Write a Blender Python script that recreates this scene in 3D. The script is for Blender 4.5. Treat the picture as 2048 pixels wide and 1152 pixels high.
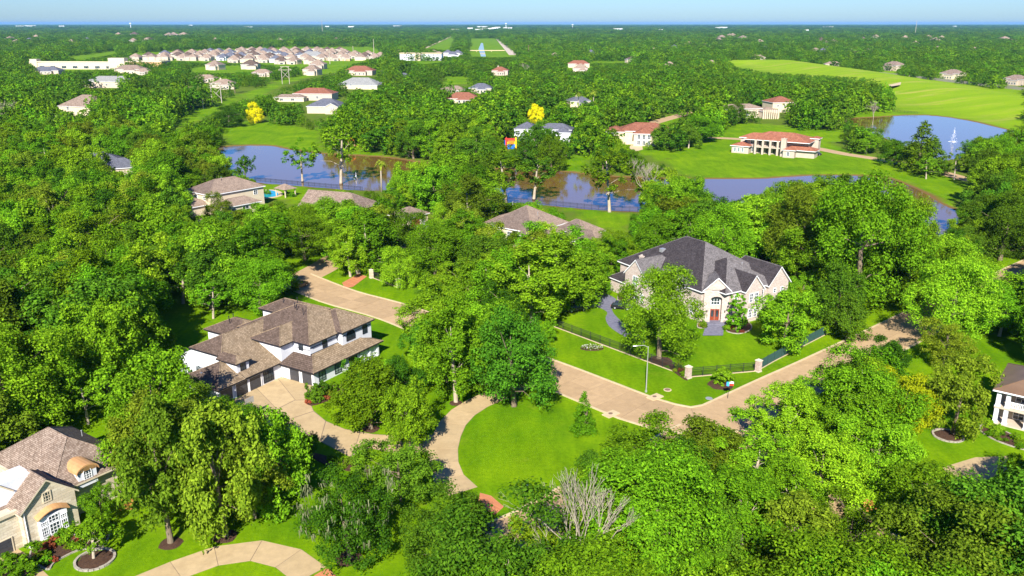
import bpy, bmesh, math, random
import numpy as np
from mathutils import Vector, Matrix, Quaternion

for o in list(bpy.data.objects):
    bpy.data.objects.remove(o)
scn = bpy.context.scene
COL = scn.collection
# ------------------------------------------------------------------ camera
FPX = 1684.0           # focal length in pixels of the 2048 px wide photograph
CAMH = 60.0            # drone height
PITCH = math.atan(530 / FPX)
cam = bpy.data.cameras.new('camera')
cam.sensor_width = 36.0
cam.lens = 36.0 * FPX / 2048
cam.clip_start = 1.0
cam.clip_end = 120000
camo = bpy.data.objects.new('camera', cam)
camo.location = (0, 0, CAMH)
camo.rotation_euler = (math.radians(90) - PITCH, 0, 0)
COL.objects.link(camo)
scn.camera = camo
# ------------------------------------------------------------------ sky, sun, exposure
SUN_EL = math.radians(36)
SUN_HEAD = math.radians(8)      # heading in which shadows fall, clockwise from +Y
world = bpy.data.worlds.new('World')
scn.world = world
world.use_nodes = True
wn = world.node_tree
wn.nodes.clear()
wo = wn.nodes.new('ShaderNodeOutputWorld')
bg = wn.nodes.new('ShaderNodeBackground')
sky = wn.nodes.new('ShaderNodeTexSky')
sky.sky_type = 'NISHITA'
sky.sun_disc = False
sky.sun_elevation = SUN_EL
sky.sun_rotation = SUN_HEAD + math.pi
sky.altitude = 60
sky.air_density = 1.0
sky.dust_density = 0.4
sky.ozone_density = 3.0
hs = wn.nodes.new('ShaderNodeHueSaturation')
hs.inputs['Saturation'].default_value = 1.25
tint = wn.nodes.new('ShaderNodeMix')
tint.data_type = 'RGBA'
tint.blend_type = 'MULTIPLY'
tint.inputs[0].default_value = 1.0
tint.inputs[7].default_value = (0.49, 0.71, 1.16, 1)
wn.links.new(sky.outputs[0], hs.inputs['Color'])
wn.links.new(hs.outputs[0], tint.inputs[6])
wn.links.new(tint.outputs[2], bg.inputs[0])
bg.inputs[1].default_value = 0.067
wn.links.new(bg.outputs[0], wo.inputs[0])
sun = bpy.data.lights.new('sun', 'SUN')
sun.energy = 4.8
sun.angle = math.radians(0.5)
sun.color = (1.0, 0.95, 0.86)
suno = bpy.data.objects.new('sun', sun)
sd = Vector((math.sin(SUN_HEAD) * math.cos(SUN_EL), math.cos(SUN_HEAD) * math.cos(SUN_EL), -math.sin(SUN_EL)))
suno.rotation_euler = sd.to_track_quat('-Z', 'Y').to_euler()
suno.location = (0, -50, 150)
COL.objects.link(suno)
vs = scn.view_settings
vs.view_transform = 'Standard'
vs.look = 'None'
vs.gamma = 1
vs.use_curve_mapping = False
vs.exposure = 1.1
HAZE = 0.24 / 9000
scn.cycles.max_bounces = 6
scn.cycles.diffuse_bounces = 2
scn.cycles.glossy_bounces = 2
scn.cycles.transmission_bounces = 2
scn.cycles.transparent_max_bounces = 4
scn.cycles.volume_bounces = 0
scn.cycles.use_denoising = True
scn.cycles.caustics_reflective = False
scn.cycles.caustics_refractive = False

# ------------------------------------------------------------------ pixel <-> ground
SP, CP = math.sin(PITCH), math.cos(PITCH)


def P(u, v, z=0.0):
    """ground (or height z) point seen at pixel u, v of the photograph"""
    y = (v - 576) / FPX
    t = (CAMH - z) / (SP + y * CP)
    return (t * (u - 1024) / FPX, t * (CP - y * SP))


def proj(x, y, z):
    dz = CAMH - z
    dep = y * CP + dz * SP
    return 1024 + FPX * x / dep, 576 - FPX * (y * SP - dz * CP) / dep


def PL(pts, z=0.0):
    return [P(u, v, z) for u, v in pts]


# ------------------------------------------------------------------ helpers
class MB:
    def __init__(s):
        s.v, s.f, s.m = [], [], []

    def face(s, pts, m=0):
        i = len(s.v)
        s.v += [tuple(p) for p in pts]
        s.f.append(tuple(range(i, i + len(pts))))
        s.m.append(m)

    def poly(s, vs_, fs_, m=0):
        i = len(s.v)
        s.v += [tuple(p) for p in vs_]
        for f in fs_:
            s.f.append(tuple(i + k for k in f))
            s.m.append(m)

    def box(s, x0, x1, y0, y1, z0, z1, m=0):
        s.poly([(x0, y0, z0), (x1, y0, z0), (x1, y1, z0), (x0, y1, z0), (x0, y0, z1), (x1, y0, z1), (x1, y1, z1), (x0, y1, z1)],
               [(0, 3, 2, 1), (4, 5, 6, 7), (0, 1, 5, 4), (1, 2, 6, 5), (2, 3, 7, 6), (3, 0, 4, 7)], m)

    def obox(s, p, t, n, u0, u1, z0, z1, d0, d1, m=0):
        """box on a wall: p base point, t tangent, n outward normal (2d), u along t, d along n"""
        c = []
        for z in (z0, z1):
            for (u, d) in ((u0, d0), (u1, d0), (u1, d1), (u0, d1)):
                c.append((p[0] + t[0] * u + n[0] * d, p[1] + t[1] * u + n[1] * d, z))
        s.poly(c, [(0, 3, 2, 1), (4, 5, 6, 7), (0, 1, 5, 4), (1, 2, 6, 5), (2, 3, 7, 6), (3, 0, 4, 7)], m)

    def prism(s, poly, z0, z1, m=0):
        n = len(poly)
        s.poly([(x, y, z0) for x, y in poly] + [(x, y, z1) for x, y in poly],
               [tuple(range(n - 1, -1, -1)), tuple(range(n, 2 * n))] + [(i, (i + 1) % n, n + (i + 1) % n, n + i) for i in range(n)], m)

    def tube(s, pts, rad, n=6, m=0, cap=True):
        pts = [Vector(p) for p in pts]
        base = len(s.v)
        for i, p in enumerate(pts):
            d = (pts[min(i + 1, len(pts) - 1)] - pts[max(i - 1, 0)])
            if d.length < 1e-6:
                d = Vector((0, 0, 1))
            d.normalize()
            a = d.orthogonal().normalized()
            if abs(d.z) > .5:
                a = (Vector((1, 0, 0)) - d * d.x).normalized()
            b = d.cross(a)
            r = rad[i] if hasattr(rad, '__len__') else rad
            for k in range(n):
                q = 2 * math.pi * k / n
                s.v.append(tuple(p + (a * math.cos(q) + b * math.sin(q)) * r))
        for i in range(len(pts) - 1):
            for k in range(n):
                a0 = base + i * n + k
                a1 = base + i * n + (k + 1) % n
                s.f.append((a0, a1, a1 + n, a0 + n))
                s.m.append(m)
        if cap:
            s.f.append(tuple(base + (len(pts) - 1) * n + k for k in range(n)))
            s.m.append(m)
            s.f.append(tuple(base + k for k in range(n - 1, -1, -1)))
            s.m.append(m)

    def mesh(s, name, mats, smooth=False):
        me = bpy.data.meshes.new(name)
        me.from_pydata(s.v, [], s.f)
        for m in (mats if isinstance(mats, (list, tuple)) else [mats]):
            me.materials.append(m)
        if any(s.m):
            me.polygons.foreach_set('material_index', s.m)
        if smooth:
            me.polygons.foreach_set('use_smooth', [True] * len(s.f))
        me.update()
        return me

    def build(s, name, mats, parent=None, smooth=False, loc=None):
        o = bpy.data.objects.new(name, s.mesh(name, mats, smooth))
        if loc:
            o.location = loc
        COL.objects.link(o)
        if parent:
            o.parent = parent
        return o


def tag(o, label=None, cat=None, group=None, kind=None):
    if label:
        o['label'] = label
    if cat:
        o['category'] = cat
    if group:
        o['group'] = group
    if kind:
        o['kind'] = kind
    return o


def empty(name, loc, rz=0.0, label=None, cat=None, group=None):
    o = bpy.data.objects.new(name, None)
    o.empty_display_size = 0.5
    o.location = (loc[0], loc[1], loc[2] if len(loc) > 2 else 0)
    o.rotation_euler = (0, 0, rz)
    COL.objects.link(o)
    return tag(o, label, cat, group)


def link_copy(src, parent=None):
    c = src.copy()
    COL.objects.link(c)
    c.parent = parent
    return c


# ------------------------------------------------------------------ materials
def nt(name):
    m = bpy.data.materials.new(name)
    m.use_nodes = True
    t = m.node_tree
    t.nodes.clear()
    out = t.nodes.new('ShaderNodeOutputMaterial')
    return m, t, out


def mat(name, c1, c2=None, scale=1.0, rough=0.9, bump=0.0, bscale=None, spec=0.2, metal=0.0, detail=5.0, stretch=None, c3=None, s3=0.1):
    m, t, out = nt(name)
    b = t.nodes.new('ShaderNodeBsdfPrincipled')
    b.inputs['Roughness'].default_value = rough
    b.inputs['Specular IOR Level'].default_value = spec
    b.inputs['Metallic'].default_value = metal
    t.links.new(b.outputs[0], out.inputs[0])
    b.inputs['Base Color'].default_value = (*c1, 1)
    tc = t.nodes.new('ShaderNodeTexCoord')
    src = tc.outputs['Object']
    if stretch:
        mp = t.nodes.new('ShaderNodeMapping')
        mp.inputs['Scale'].default_value = stretch
        t.links.new(src, mp.inputs[0])
        src = mp.outputs[0]
    if c2:
        n = t.nodes.new('ShaderNodeTexNoise')
        n.inputs['Scale'].default_value = scale
        n.inputs['Detail'].default_value = detail
        n.inputs['Roughness'].default_value = 0.65
        t.links.new(src, n.inputs['Vector'])
        r = t.nodes.new('ShaderNodeValToRGB')
        r.color_ramp.elements[0].position = 0.33
        r.color_ramp.elements[0].color = (*c1, 1)
        r.color_ramp.elements[1].position = 0.67
        r.color_ramp.elements[1].color = (*c2, 1)
        t.links.new(n.outputs['Fac'], r.inputs[0])
        res = r.outputs[0]
        if c3:
            n3 = t.nodes.new('ShaderNodeTexNoise')
            n3.inputs['Scale'].default_value = s3
            n3.inputs['Detail'].default_value = 4
            t.links.new(src, n3.inputs['Vector'])
            r3 = t.nodes.new('ShaderNodeMapRange')
            r3.inputs[1].default_value = 0.48
            r3.inputs[2].default_value = 0.72
            t.links.new(n3.outputs['Fac'], r3.inputs[0])
            mx = t.nodes.new('ShaderNodeMix')
            mx.data_type = 'RGBA'
            t.links.new(r3.outputs[0], mx.inputs[0])
            t.links.new(res, mx.inputs[6])
            mx.inputs[7].default_value = (*c3, 1)
            res = mx.outputs[2]
        t.links.new(res, b.inputs['Base Color'])
    if bump:
        n2 = t.nodes.new('ShaderNodeTexNoise')
        n2.inputs['Scale'].default_value = bscale or scale * 4
        n2.inputs['Detail'].default_value = 3
        t.links.new(src, n2.inputs['Vector'])
        bp = t.nodes.new('ShaderNodeBump')
        bp.inputs['Strength'].default_value = bump
        bp.inputs['Distance'].default_value = 0.15
        t.links.new(n2.outputs['Fac'], bp.inputs['Height'])
        t.links.new(bp.outputs[0], b.inputs['Normal'])
    return m


def concrete_mat(name, c, stain):
    m, t, out = nt(name)
    b = t.nodes.new('ShaderNodeBsdfPrincipled')
    b.inputs['Roughness'].default_value = .9
    b.inputs['Specular IOR Level'].default_value = .2
    t.links.new(b.outputs[0], out.inputs[0])
    geo = t.nodes.new('ShaderNodeNewGeometry')
    oi = t.nodes.new('ShaderNodeObjectInfo')

    def noise(sc, det):
        n = t.nodes.new('ShaderNodeTexNoise')
        n.inputs['Scale'].default_value = sc
        n.inputs['Detail'].default_value = det
        n.inputs['Roughness'].default_value = .7
        t.links.new(geo.outputs['Position'], n.inputs['Vector'])
        return n.outputs['Fac']

    def rng(src, a, bb, c0, d):
        r = t.nodes.new('ShaderNodeMapRange')
        for k, q in enumerate((a, bb, c0, d)):
            r.inputs[k + 1].default_value = q
        t.links.new(src, r.inputs[0])
        return r.outputs[0]

    def scale(col, f):
        v = t.nodes.new('ShaderNodeVectorMath')
        v.operation = 'SCALE'
        if isinstance(col, tuple):
            v.inputs[0].default_value = col
        else:
            t.links.new(col, v.inputs[0])
        t.links.new(f, v.inputs['Scale'])
        return v.outputs[0]
    col = scale(c, rng(oi.outputs['Random'], 0, 1, .88, 1.08))
    col = scale(col, rng(noise(.8, 6), .3, .7, .86, 1.10))
    mx = t.nodes.new('ShaderNodeMix')
    mx.data_type = 'RGBA'
    t.links.new(rng(noise(.22, 6), .52, .74, 0, .75), mx.inputs[0])
    t.links.new(col, mx.inputs[6])
    mx.inputs[7].default_value = (*stain, 1)
    m2 = t.nodes.new('ShaderNodeMix')
    m2.data_type = 'RGBA'
    t.links.new(rng(noise(2.6, 4), .66, .74, 0, .5), m2.inputs[0])
    t.links.new(mx.outputs[2], m2.inputs[6])
    m2.inputs[7].default_value = (stain[0] * .55, stain[1] * .55, stain[2] * .5, 1)
    t.links.new(m2.outputs[2], b.inputs['Base Color'])
    return m


def shingle(name, c1, c2, dark=None):
    """asphalt shingles: courses and tabs with blotchy granules"""
    m, t, out = nt(name)
    b = t.nodes.new('ShaderNodeBsdfPrincipled')
    b.inputs['Roughness'].default_value = 0.95
    b.inputs['Specular IOR Level'].default_value = 0.1
    t.links.new(b.outputs[0], out.inputs[0])
    tc = t.nodes.new('ShaderNodeTexCoord')
    br = t.nodes.new('ShaderNodeTexBrick')
    br.inputs['Scale'].default_value = 1.0
    br.inputs['Brick Width'].default_value = 0.34
    br.inputs['Row Height'].default_value = 0.13
    br.inputs['Mortar Size'].default_value = 0.012
    br.inputs['Color1'].default_value = (*c1, 1)
    br.inputs['Color2'].default_value = (*c2, 1)
    br.inputs['Mortar'].default_value = (c1[0] * .55, c1[1] * .55, c1[2] * .55, 1)
    mp = t.nodes.new('ShaderNodeCombineXYZ')
    sx = t.nodes.new('ShaderNodeSeparateXYZ')
    t.links.new(tc.outputs['Object'], sx.inputs[0])
    ad = t.nodes.new('ShaderNodeMath')
    ad.operation = 'ADD'
    t.links.new(sx.outputs[0], ad.inputs[0])
    t.links.new(sx.outputs[1], ad.inputs[1])
    t.links.new(ad.outputs[0], mp.inputs[0])
    t.links.new(sx.outputs[2], mp.inputs[1])
    t.links.new(mp.outputs[0], br.inputs['Vector'])
    n = t.nodes.new('ShaderNodeTexNoise')
    n.inputs['Scale'].default_value = 0.7
    n.inputs['Detail'].default_value = 7
    n.inputs['Roughness'].default_value = 0.75
    t.links.new(tc.outputs['Object'], n.inputs['Vector'])
    r = t.nodes.new('ShaderNodeMapRange')
    r.inputs[1].default_value = 0.3
    r.inputs[2].default_value = 0.7
    r.inputs[3].default_value = 0.72
    r.inputs[4].default_value = 1.25
    t.links.new(n.outputs['Fac'], r.inputs[0])
    mx = t.nodes.new('ShaderNodeVectorMath')
    mx.operation = 'SCALE'
    t.links.new(br.outputs['Color'], mx.inputs[0])
    t.links.new(r.outputs[0], mx.inputs['Scale'])
    t.links.new(mx.outputs[0], b.inputs['Base Color'])
    bp = t.nodes.new('ShaderNodeBump')
    bp.inputs['Strength'].default_value = 0.5
    bp.inputs['Distance'].default_value = 0.05
    t.links.new(br.outputs['Fac'], bp.inputs['Height'])
    bp.invert = True
    t.links.new(bp.outputs[0], b.inputs['Normal'])
    return m


def masonry(name, c1, c2, mortar, w, h):
    m, t, out = nt(name)
    b = t.nodes.new('ShaderNodeBsdfPrincipled')
    b.inputs['Roughness'].default_value = 0.9
    b.inputs['Specular IOR Level'].default_value = 0.15
    t.links.new(b.outputs[0], out.inputs[0])
    tc = t.nodes.new('ShaderNodeTexCoord')
    sx = t.nodes.new('ShaderNodeSeparateXYZ')
    t.links.new(tc.outputs['Object'], sx.inputs[0])
    ad = t.nodes.new('ShaderNodeMath')
    ad.operation = 'ADD'
    t.links.new(sx.outputs[0], ad.inputs[0])
    t.links.new(sx.outputs[1], ad.inputs[1])
    cb = t.nodes.new('ShaderNodeCombineXYZ')
    t.links.new(ad.outputs[0], cb.inputs[0])
    t.links.new(sx.outputs[2], cb.inputs[1])
    br = t.nodes.new('ShaderNodeTexBrick')
    br.inputs['Scale'].default_value = 1.0
    br.inputs['Brick Width'].default_value = w
    br.inputs['Row Height'].default_value = h
    br.inputs['Mortar Size'].default_value = 0.02
    br.inputs['Color1'].default_value = (*c1, 1)
    br.inputs['Color2'].default_value = (*c2, 1)
    br.inputs['Mortar'].default_value = (*mortar, 1)
    t.links.new(cb.outputs[0], br.inputs['Vector'])
    t.links.new(br.outputs[0], b.inputs['Base Color'])
    bp = t.nodes.new('ShaderNodeBump')
    bp.inputs['Strength'].default_value = 0.6
    bp.inputs['Distance'].default_value = 0.04
    bp.invert = True
    t.links.new(br.outputs['Fac'], bp.inputs['Height'])
    t.links.new(bp.outputs[0], b.inputs['Normal'])
    return m


def leafmat(name, dark, light, trans=0.28, hue=0.016):
    m, t, out = nt(name)
    geo = t.nodes.new('ShaderNodeNewGeometry')
    r = t.nodes.new('ShaderNodeValToRGB')
    r.color_ramp.elements[0].color = (*dark, 1)
    r.color_ramp.elements[1].color = (*light, 1)
    t.links.new(geo.outputs['Random Per Island'], r.inputs[0])
    oi = t.nodes.new('ShaderNodeObjectInfo')
    mr = t.nodes.new('ShaderNodeMapRange')
    mr.inputs[3].default_value = 0.5 - hue
    mr.inputs[4].default_value = 0.5 + hue
    t.links.new(oi.outputs['Random'], mr.inputs[0])
    m2 = t.nodes.new('ShaderNodeMath')
    m2.operation = 'MULTIPLY'
    m2.inputs[1].default_value = 7.31
    t.links.new(oi.outputs['Random'], m2.inputs[0])
    fr = t.nodes.new('ShaderNodeMath')
    fr.operation = 'FRACT'
    t.links.new(m2.outputs[0], fr.inputs[0])
    mv = t.nodes.new('ShaderNodeMapRange')
    mv.inputs[3].default_value = 0.62
    mv.inputs[4].default_value = 1.3
    t.links.new(fr.outputs[0], mv.inputs[0])
    h = t.nodes.new('ShaderNodeHueSaturation')
    t.links.new(mr.outputs[0], h.inputs['Hue'])
    t.links.new(mv.outputs[0], h.inputs['Value'])
    t.links.new(r.outputs[0], h.inputs['Color'])
    d = t.nodes.new('ShaderNodeBsdfDiffuse')
    tr = t.nodes.new('ShaderNodeBsdfTranslucent')
    t.links.new(h.outputs[0], d.inputs[0])
    t.links.new(h.outputs[0], tr.inputs[0])
    mx = t.nodes.new('ShaderNodeMixShader')
    mx.inputs[0].default_value = trans
    t.links.new(d.outputs[0], mx.inputs[1])
    t.links.new(tr.outputs[0], mx.inputs[2])
    t.links.new(mx.outputs[0], out.inputs[0])
    return m


M = {}
ORD = 'first second third fourth fifth sixth seventh eighth ninth tenth eleventh twelfth thirteenth fourteenth fifteenth sixteenth seventeenth eighteenth nineteenth twentieth'.split()


def ordinal(n):
    if n < 20:
        return ORD[n]
    t = 'twenty thirty forty fifty sixty seventy eighty ninety'.split()[(n + 1) // 10 - 2]
    return t + '-' + ORD[(n + 1) % 10 - 1] if (n + 1) % 10 else t[:-1] + 'ieth'


M['leaf_mid'] = leafmat('foliage_green', (.055, .145, .005), (.20, .385, .012))
M['leaf_lime'] = leafmat('foliage_lime', (.09, .21, .006), (.27, .46, .016))
M['leaf_dark'] = leafmat('foliage_deep_green', (.034, .10, .006), (.125, .26, .014))
M['leaf_olive'] = leafmat('foliage_olive', (.075, .13, .006), (.235, .335, .02))
M['leaf_emerald'] = leafmat('foliage_emerald', (.035, .12, .008), (.115, .30, .016), hue=.005)
M['leaf_yellow'] = leafmat('foliage_yellow_bloom', (.60, .53, .005), (.84, .77, .012), hue=.004)
M['leaf_yellowgreen'] = leafmat('foliage_yellow_green', (.28, .34, .006), (.48, .52, .012), hue=.005)
M['leaf_rust'] = leafmat('foliage_rust', (.22, .10, .02), (.40, .22, .05), hue=.005)
M['moss'] = leafmat('hanging_moss', (.10, .11, .05), (.22, .23, .12), hue=.005)
M['palm'] = leafmat('palm_frond', (.12, .2, .01), (.30, .36, .04), hue=.01)
M['bark'] = mat('bark_grey_brown', (.13, .10, .065), (.23, .18, .12), 3, bump=.6, bscale=9, stretch=(1, 1, .3))
M['bark_pale'] = mat('bark_pale', (.30, .25, .18), (.46, .39, .29), 3, bump=.5, bscale=9, stretch=(1, 1, .3))
M['deadwood'] = mat('deadwood', (.25, .21, .15), (.40, .35, .27), 4, bump=.3)
M['concrete'] = concrete_mat('concrete_tan', (.43, .295, .16), (.33, .22, .115))
M['concrete2'] = concrete_mat('driveway_concrete', (.47, .345, .185), (.35, .245, .125))
M['joint'] = mat('joint_filler', (.20, .15, .10), (.27, .2, .13), 3)
M['kerb'] = mat('kerb_concrete', (.48, .375, .22), (.56, .45, .27), .8, bump=.2)
M['slate'] = mat('slate_paving', (.12, .12, .16), (.20, .20, .25), 1.5, rough=.7, bump=.3)
M['redbrick'] = masonry('red_brick_paving', (.46, .16, .07), (.55, .22, .10), (.38, .2, .12), .4, .2)
M['mulch'] = mat('mulch', (.055, .028, .018), (.11, .06, .035), 5, bump=.8)
M['stone_edge'] = mat('stone_edging', (.27, .235, .18), (.40, .36, .29), 2, bump=.4)
M['white'] = mat('white_stucco', (.62, .64, .68), (.70, .71, .74), .8, rough=.8, bump=.05)
M['cream'] = mat('cream_stucco', (.54, .45, .31), (.62, .53, .38), .6, rough=.85, bump=.1)
M['beige'] = mat('beige_stucco', (.46, .38, .29), (.54, .45, .35), .5, rough=.85, bump=.1)
M['pink_stucco'] = mat('pale_stucco', (.42, .34, .27), (.50, .42, .33), .5, rough=.85, bump=.1)
M['limestone'] = masonry('limestone_block', (.48, .40, .28), (.64, .56, .42), (.5, .43, .32), .75, .38)
M['palebrick'] = masonry('pale_pink_brick', (.42, .32, .27), (.58, .50, .43), (.54, .48, .42), .42, .16)
M['pillar_brick'] = masonry('pillar_brick', (.40, .22, .17), (.56, .42, .34), (.52, .46, .4), .3, .12)
M['trim'] = mat('white_trim', (.80, .80, .80), rough=.6)
M['blacktrim'] = mat('black_trim', (.02, .02, .025), rough=.5)
M['iron'] = mat('black_iron', (.018, .02, .022), rough=.5, spec=.4)
M['screen'] = mat('dark_green_screen', (.03, .075, .07), (.045, .10, .09), 2, rough=.6)
M['glass'] = mat('window_glass', (.018, .028, .035), (.04, .06, .07), .6, rough=.12, spec=.6)
M['glass_pale'] = mat('pale_glass', (.12, .17, .16), (.22, .28, .26), .7, rough=.15, spec=.6)  # paler grey-green pane colour
M['garage'] = mat('dark_garage_door', (.035, .038, .045), (.06, .06, .07), .6, rough=.35, spec=.5)
M['garage_red'] = mat('red_brown_garage_door', (.22, .055, .03), (.30, .08, .04), 1, rough=.6)
M['door_red'] = mat('mahogany_door', (.19, .035, .015), (.27, .06, .025), 2, rough=.4)
M['copper'] = mat('copper_sheet', (.44, .235, .095), (.54, .30, .13), 1.2, rough=.5, spec=.4)
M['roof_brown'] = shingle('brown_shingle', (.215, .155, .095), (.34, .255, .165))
M['roof_brown_d'] = shingle('brown_shingle_dark', (.095, .066, .05), (.16, .115, .09))  # darker shingle tone, mostly for roof faces sloping one way
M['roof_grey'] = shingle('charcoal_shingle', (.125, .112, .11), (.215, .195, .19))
M['roof_grey_d'] = shingle('charcoal_shingle_dark', (.040, .034, .036), (.072, .062, .064))
M['roof_mottled'] = shingle('mottled_brown_shingle', (.19, .135, .10), (.35, .27, .21))
M['roof_taupe'] = shingle('taupe_shingle', (.26, .19, .14), (.36, .27, .205))
M['roof_taupe_d'] = shingle('taupe_shingle_dark', (.15, .11, .09), (.21, .16, .13))
M['roof_red'] = shingle('terracotta_tile', (.29, .105, .06), (.42, .175, .105))
M['roof_reddark'] = shingle('dark_terracotta_tile', (.22, .085, .05), (.33, .14, .09))
M['roof_slate'] = shingle('blue_grey_shingle', (.10, .105, .13), (.16, .165, .2))
M['roof_pale'] = shingle('pale_grey_shingle', (.24, .24, .23), (.33, .33, .31))
M['roof_metal'] = mat('brown_metal_roof', (.15, .09, .05), (.20, .125, .075), .3, rough=.4, spec=.5)
M['metal'] = mat('galvanised_metal', (.5, .5, .5), (.6, .6, .6), 2, rough=.4, metal=.6)
M['carwhite'] = mat('white_car_paint', (.78, .79, .8), rough=.25, spec=.6)
M['carblack'] = mat('black_car_paint', (.012, .013, .016), rough=.22, spec=.6)
M['tyre'] = mat('rubber', (.012, .012, .012), rough=.9)
M['headlight'] = mat('headlight_glass', (.7, .7, .7), rough=.1, spec=.8)
M['red'] = mat('red_fabric', (.62, .05, .03), rough=.7)
M['blue'] = mat('blue_fabric', (.02, .14, .55), rough=.7)
M['lightblue'] = mat('light_blue_fabric', (.05, .35, .75), rough=.7)
M['yellow'] = mat('yellow_vinyl', (.75, .50, .02), rough=.5)
M['orange'] = mat('orange_vinyl', (.75, .20, .02), rough=.5)
M['wood'] = mat('wood', (.30, .19, .10), (.42, .28, .16), 3, stretch=(1, 1, .2))
M['pole'] = mat('weathered_pole', (.36, .31, .25), (.5, .44, .36), 2)
M['pole_d'] = mat('brown_pole', (.16, .10, .07), (.24, .16, .11), 2)
M['fencewood'] = mat('cedar_fence', (.55, .33, .16), (.66, .42, .22), 1)
M['spray'] = mat('spray', (.85, .88, .92), rough=.5)
M['flowers'] = leafmat('white_flowers', (.5, .52, .42), (.75, .75, .65), hue=.01)
M['redplant'] = leafmat('red_leaf_plant', (.25, .07, .03), (.40, .12, .05), hue=.01)


# grass of the ground sheet
def grass_mat():
    m, t, out = nt('lawn_grass')
    b = t.nodes.new('ShaderNodeBsdfPrincipled')
    b.inputs['Roughness'].default_value = 1.0
    b.inputs['Specular IOR Level'].default_value = 0.05
    t.links.new(b.outputs[0], out.inputs[0])
    geo = t.nodes.new('ShaderNodeNewGeometry')

    def noise(sc, det=4, stretch=None, rot=0.0):
        n = t.nodes.new('ShaderNodeTexNoise')
        n.inputs['Scale'].default_value = sc
        n.inputs['Detail'].default_value = det
        n.inputs['Roughness'].default_value = .65
        s = geo.outputs['Position']
        if stretch:
            mp = t.nodes.new('ShaderNodeMapping')
            mp.inputs['Scale'].default_value = stretch
            mp.inputs['Rotation'].default_value = (0, 0, rot)
            t.links.new(s, mp.inputs[0])
            s = mp.outputs[0]
        t.links.new(s, n.inputs['Vector'])
        return n.outputs['Fac']

    def ramp(src, a, bb, ca, cb):
        r = t.nodes.new('ShaderNodeValToRGB')
        r.color_ramp.elements[0].position = a
        r.color_ramp.elements[1].position = bb
        r.color_ramp.elements[0].color = (*ca, 1)
        r.color_ramp.elements[1].color = (*cb, 1)
        t.links.new(src, r.inputs[0])
        return r.outputs[0]

    def mix(fac, a, bb, mode='MIX'):
        x = t.nodes.new('ShaderNodeMix')
        x.data_type = 'RGBA'
        x.blend_type = mode
        if isinstance(fac, float):
            x.inputs[0].default_value = fac
        else:
            t.links.new(fac, x.inputs[0])
        for k, q in ((6, a), (7, bb)):
            if isinstance(q, tuple):
                x.inputs[k].default_value = (*q, 1)
            else:
                t.links.new(q, x.inputs[k])
        return x.outputs[2]

    def rng(src, a, bb, c=0.0, d=1.0):
        r = t.nodes.new('ShaderNodeMapRange')
        r.inputs[1].default_value = a
        r.inputs[2].default_value = bb
        r.inputs[3].default_value = c
        r.inputs[4].default_value = d
        t.links.new(src, r.inputs[0])
        return r.outputs[0]
    base = ramp(noise(.045, 7), .34, .68, (.08, .195, .0015), (.175, .295, .002))
    streak = ramp(noise(.35, 4, (1, .22, 1), .6), .3, .7, (.72, .78, .75), (1.18, 1.13, 1.2))
    base = mix(1.0, base, streak, 'MULTIPLY')
    fine = ramp(noise(1.6, 6), .28, .72, (.72, .76, .75), (1.22, 1.16, 1.2))
    base = mix(1.0, base, fine, 'MULTIPLY')
    # dry patches
    dry = rng(noise(.16, 6), .58, .76, 0, .6)
    base = mix(dry, base, (.22, .27, .018))
    bare = rng(noise(.5, 5), .70, .80, 0, .5)
    base = mix(bare, base, (.24, .19, .06))
    # levee: yellower rough grass with bare tan patches
    at = t.nodes.new('ShaderNodeAttribute')
    at.attribute_name = 'levee'
    lev = ramp(noise(.05, 6, (.35, 1, 1), -.35), .3, .72, (.16, .29, .004), (.25, .36, .008))
    lev = mix(rng(noise(.035, 5, (.5, 1.4, 1), -.4), .52, .68, 0, .8), lev, (.36, .33, .07))
    base = mix(at.outputs['Fac'], base, lev)
    # leaf litter below the woods
    a3 = t.nodes.new('ShaderNodeAttribute')
    a3.attribute_name = 'wood'
    lit = ramp(noise(.3, 5), .35, .7, (.07, .12, .008), (.12, .12, .03))
    base = mix(a3.outputs['Fac'], base, lit)
    # muddy shore
    sep = t.nodes.new('ShaderNodeSeparateXYZ')
    t.links.new(geo.outputs['Position'], sep.inputs[0])
    mud = rng(sep.outputs[2], -.02, -.30, 0, 1)
    base = mix(mud, base, (.17, .10, .035))
    t.links.new(base, b.inputs['Base Color'])
    bp = t.nodes.new('ShaderNodeBump')
    bp.inputs['Strength'].default_value = .5
    bp.inputs['Distance'].default_value = .12
    t.links.new(noise(5, 3), bp.inputs['Height'])
    t.links.new(bp.outputs[0], b.inputs['Normal'])
    return m


M['grass'] = grass_mat()


def water_mat(name, col, rough, bump, bscale):
    m, t, out = nt(name)
    b = t.nodes.new('ShaderNodeBsdfPrincipled')
    b.inputs['Base Color'].default_value = (*col, 1)
    b.inputs['Roughness'].default_value = rough
    b.inputs['Specular IOR Level'].default_value = 1.0
    b.inputs['IOR'].default_value = 1.62
    t.links.new(b.outputs[0], out.inputs[0])
    geo = t.nodes.new('ShaderNodeNewGeometry')
    n = t.nodes.new('ShaderNodeTexNoise')
    n.inputs['Scale'].default_value = bscale
    n.inputs['Detail'].default_value = 3
    t.links.new(geo.outputs['Position'], n.inputs['Vector'])
    bp = t.nodes.new('ShaderNodeBump')
    bp.inputs['Strength'].default_value = bump
    bp.inputs['Distance'].default_value = .05
    t.links.new(n.outputs['Fac'], bp.inputs['Height'])
    t.links.new(bp.outputs[0], b.inputs['Normal'])
    return m


M['water'] = water_mat('pond_water', (.17, .095, .025), .07, .2, .45)
M['pool'] = water_mat('pool_water', (.01, .33, .40), .05, .3, 2)

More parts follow.
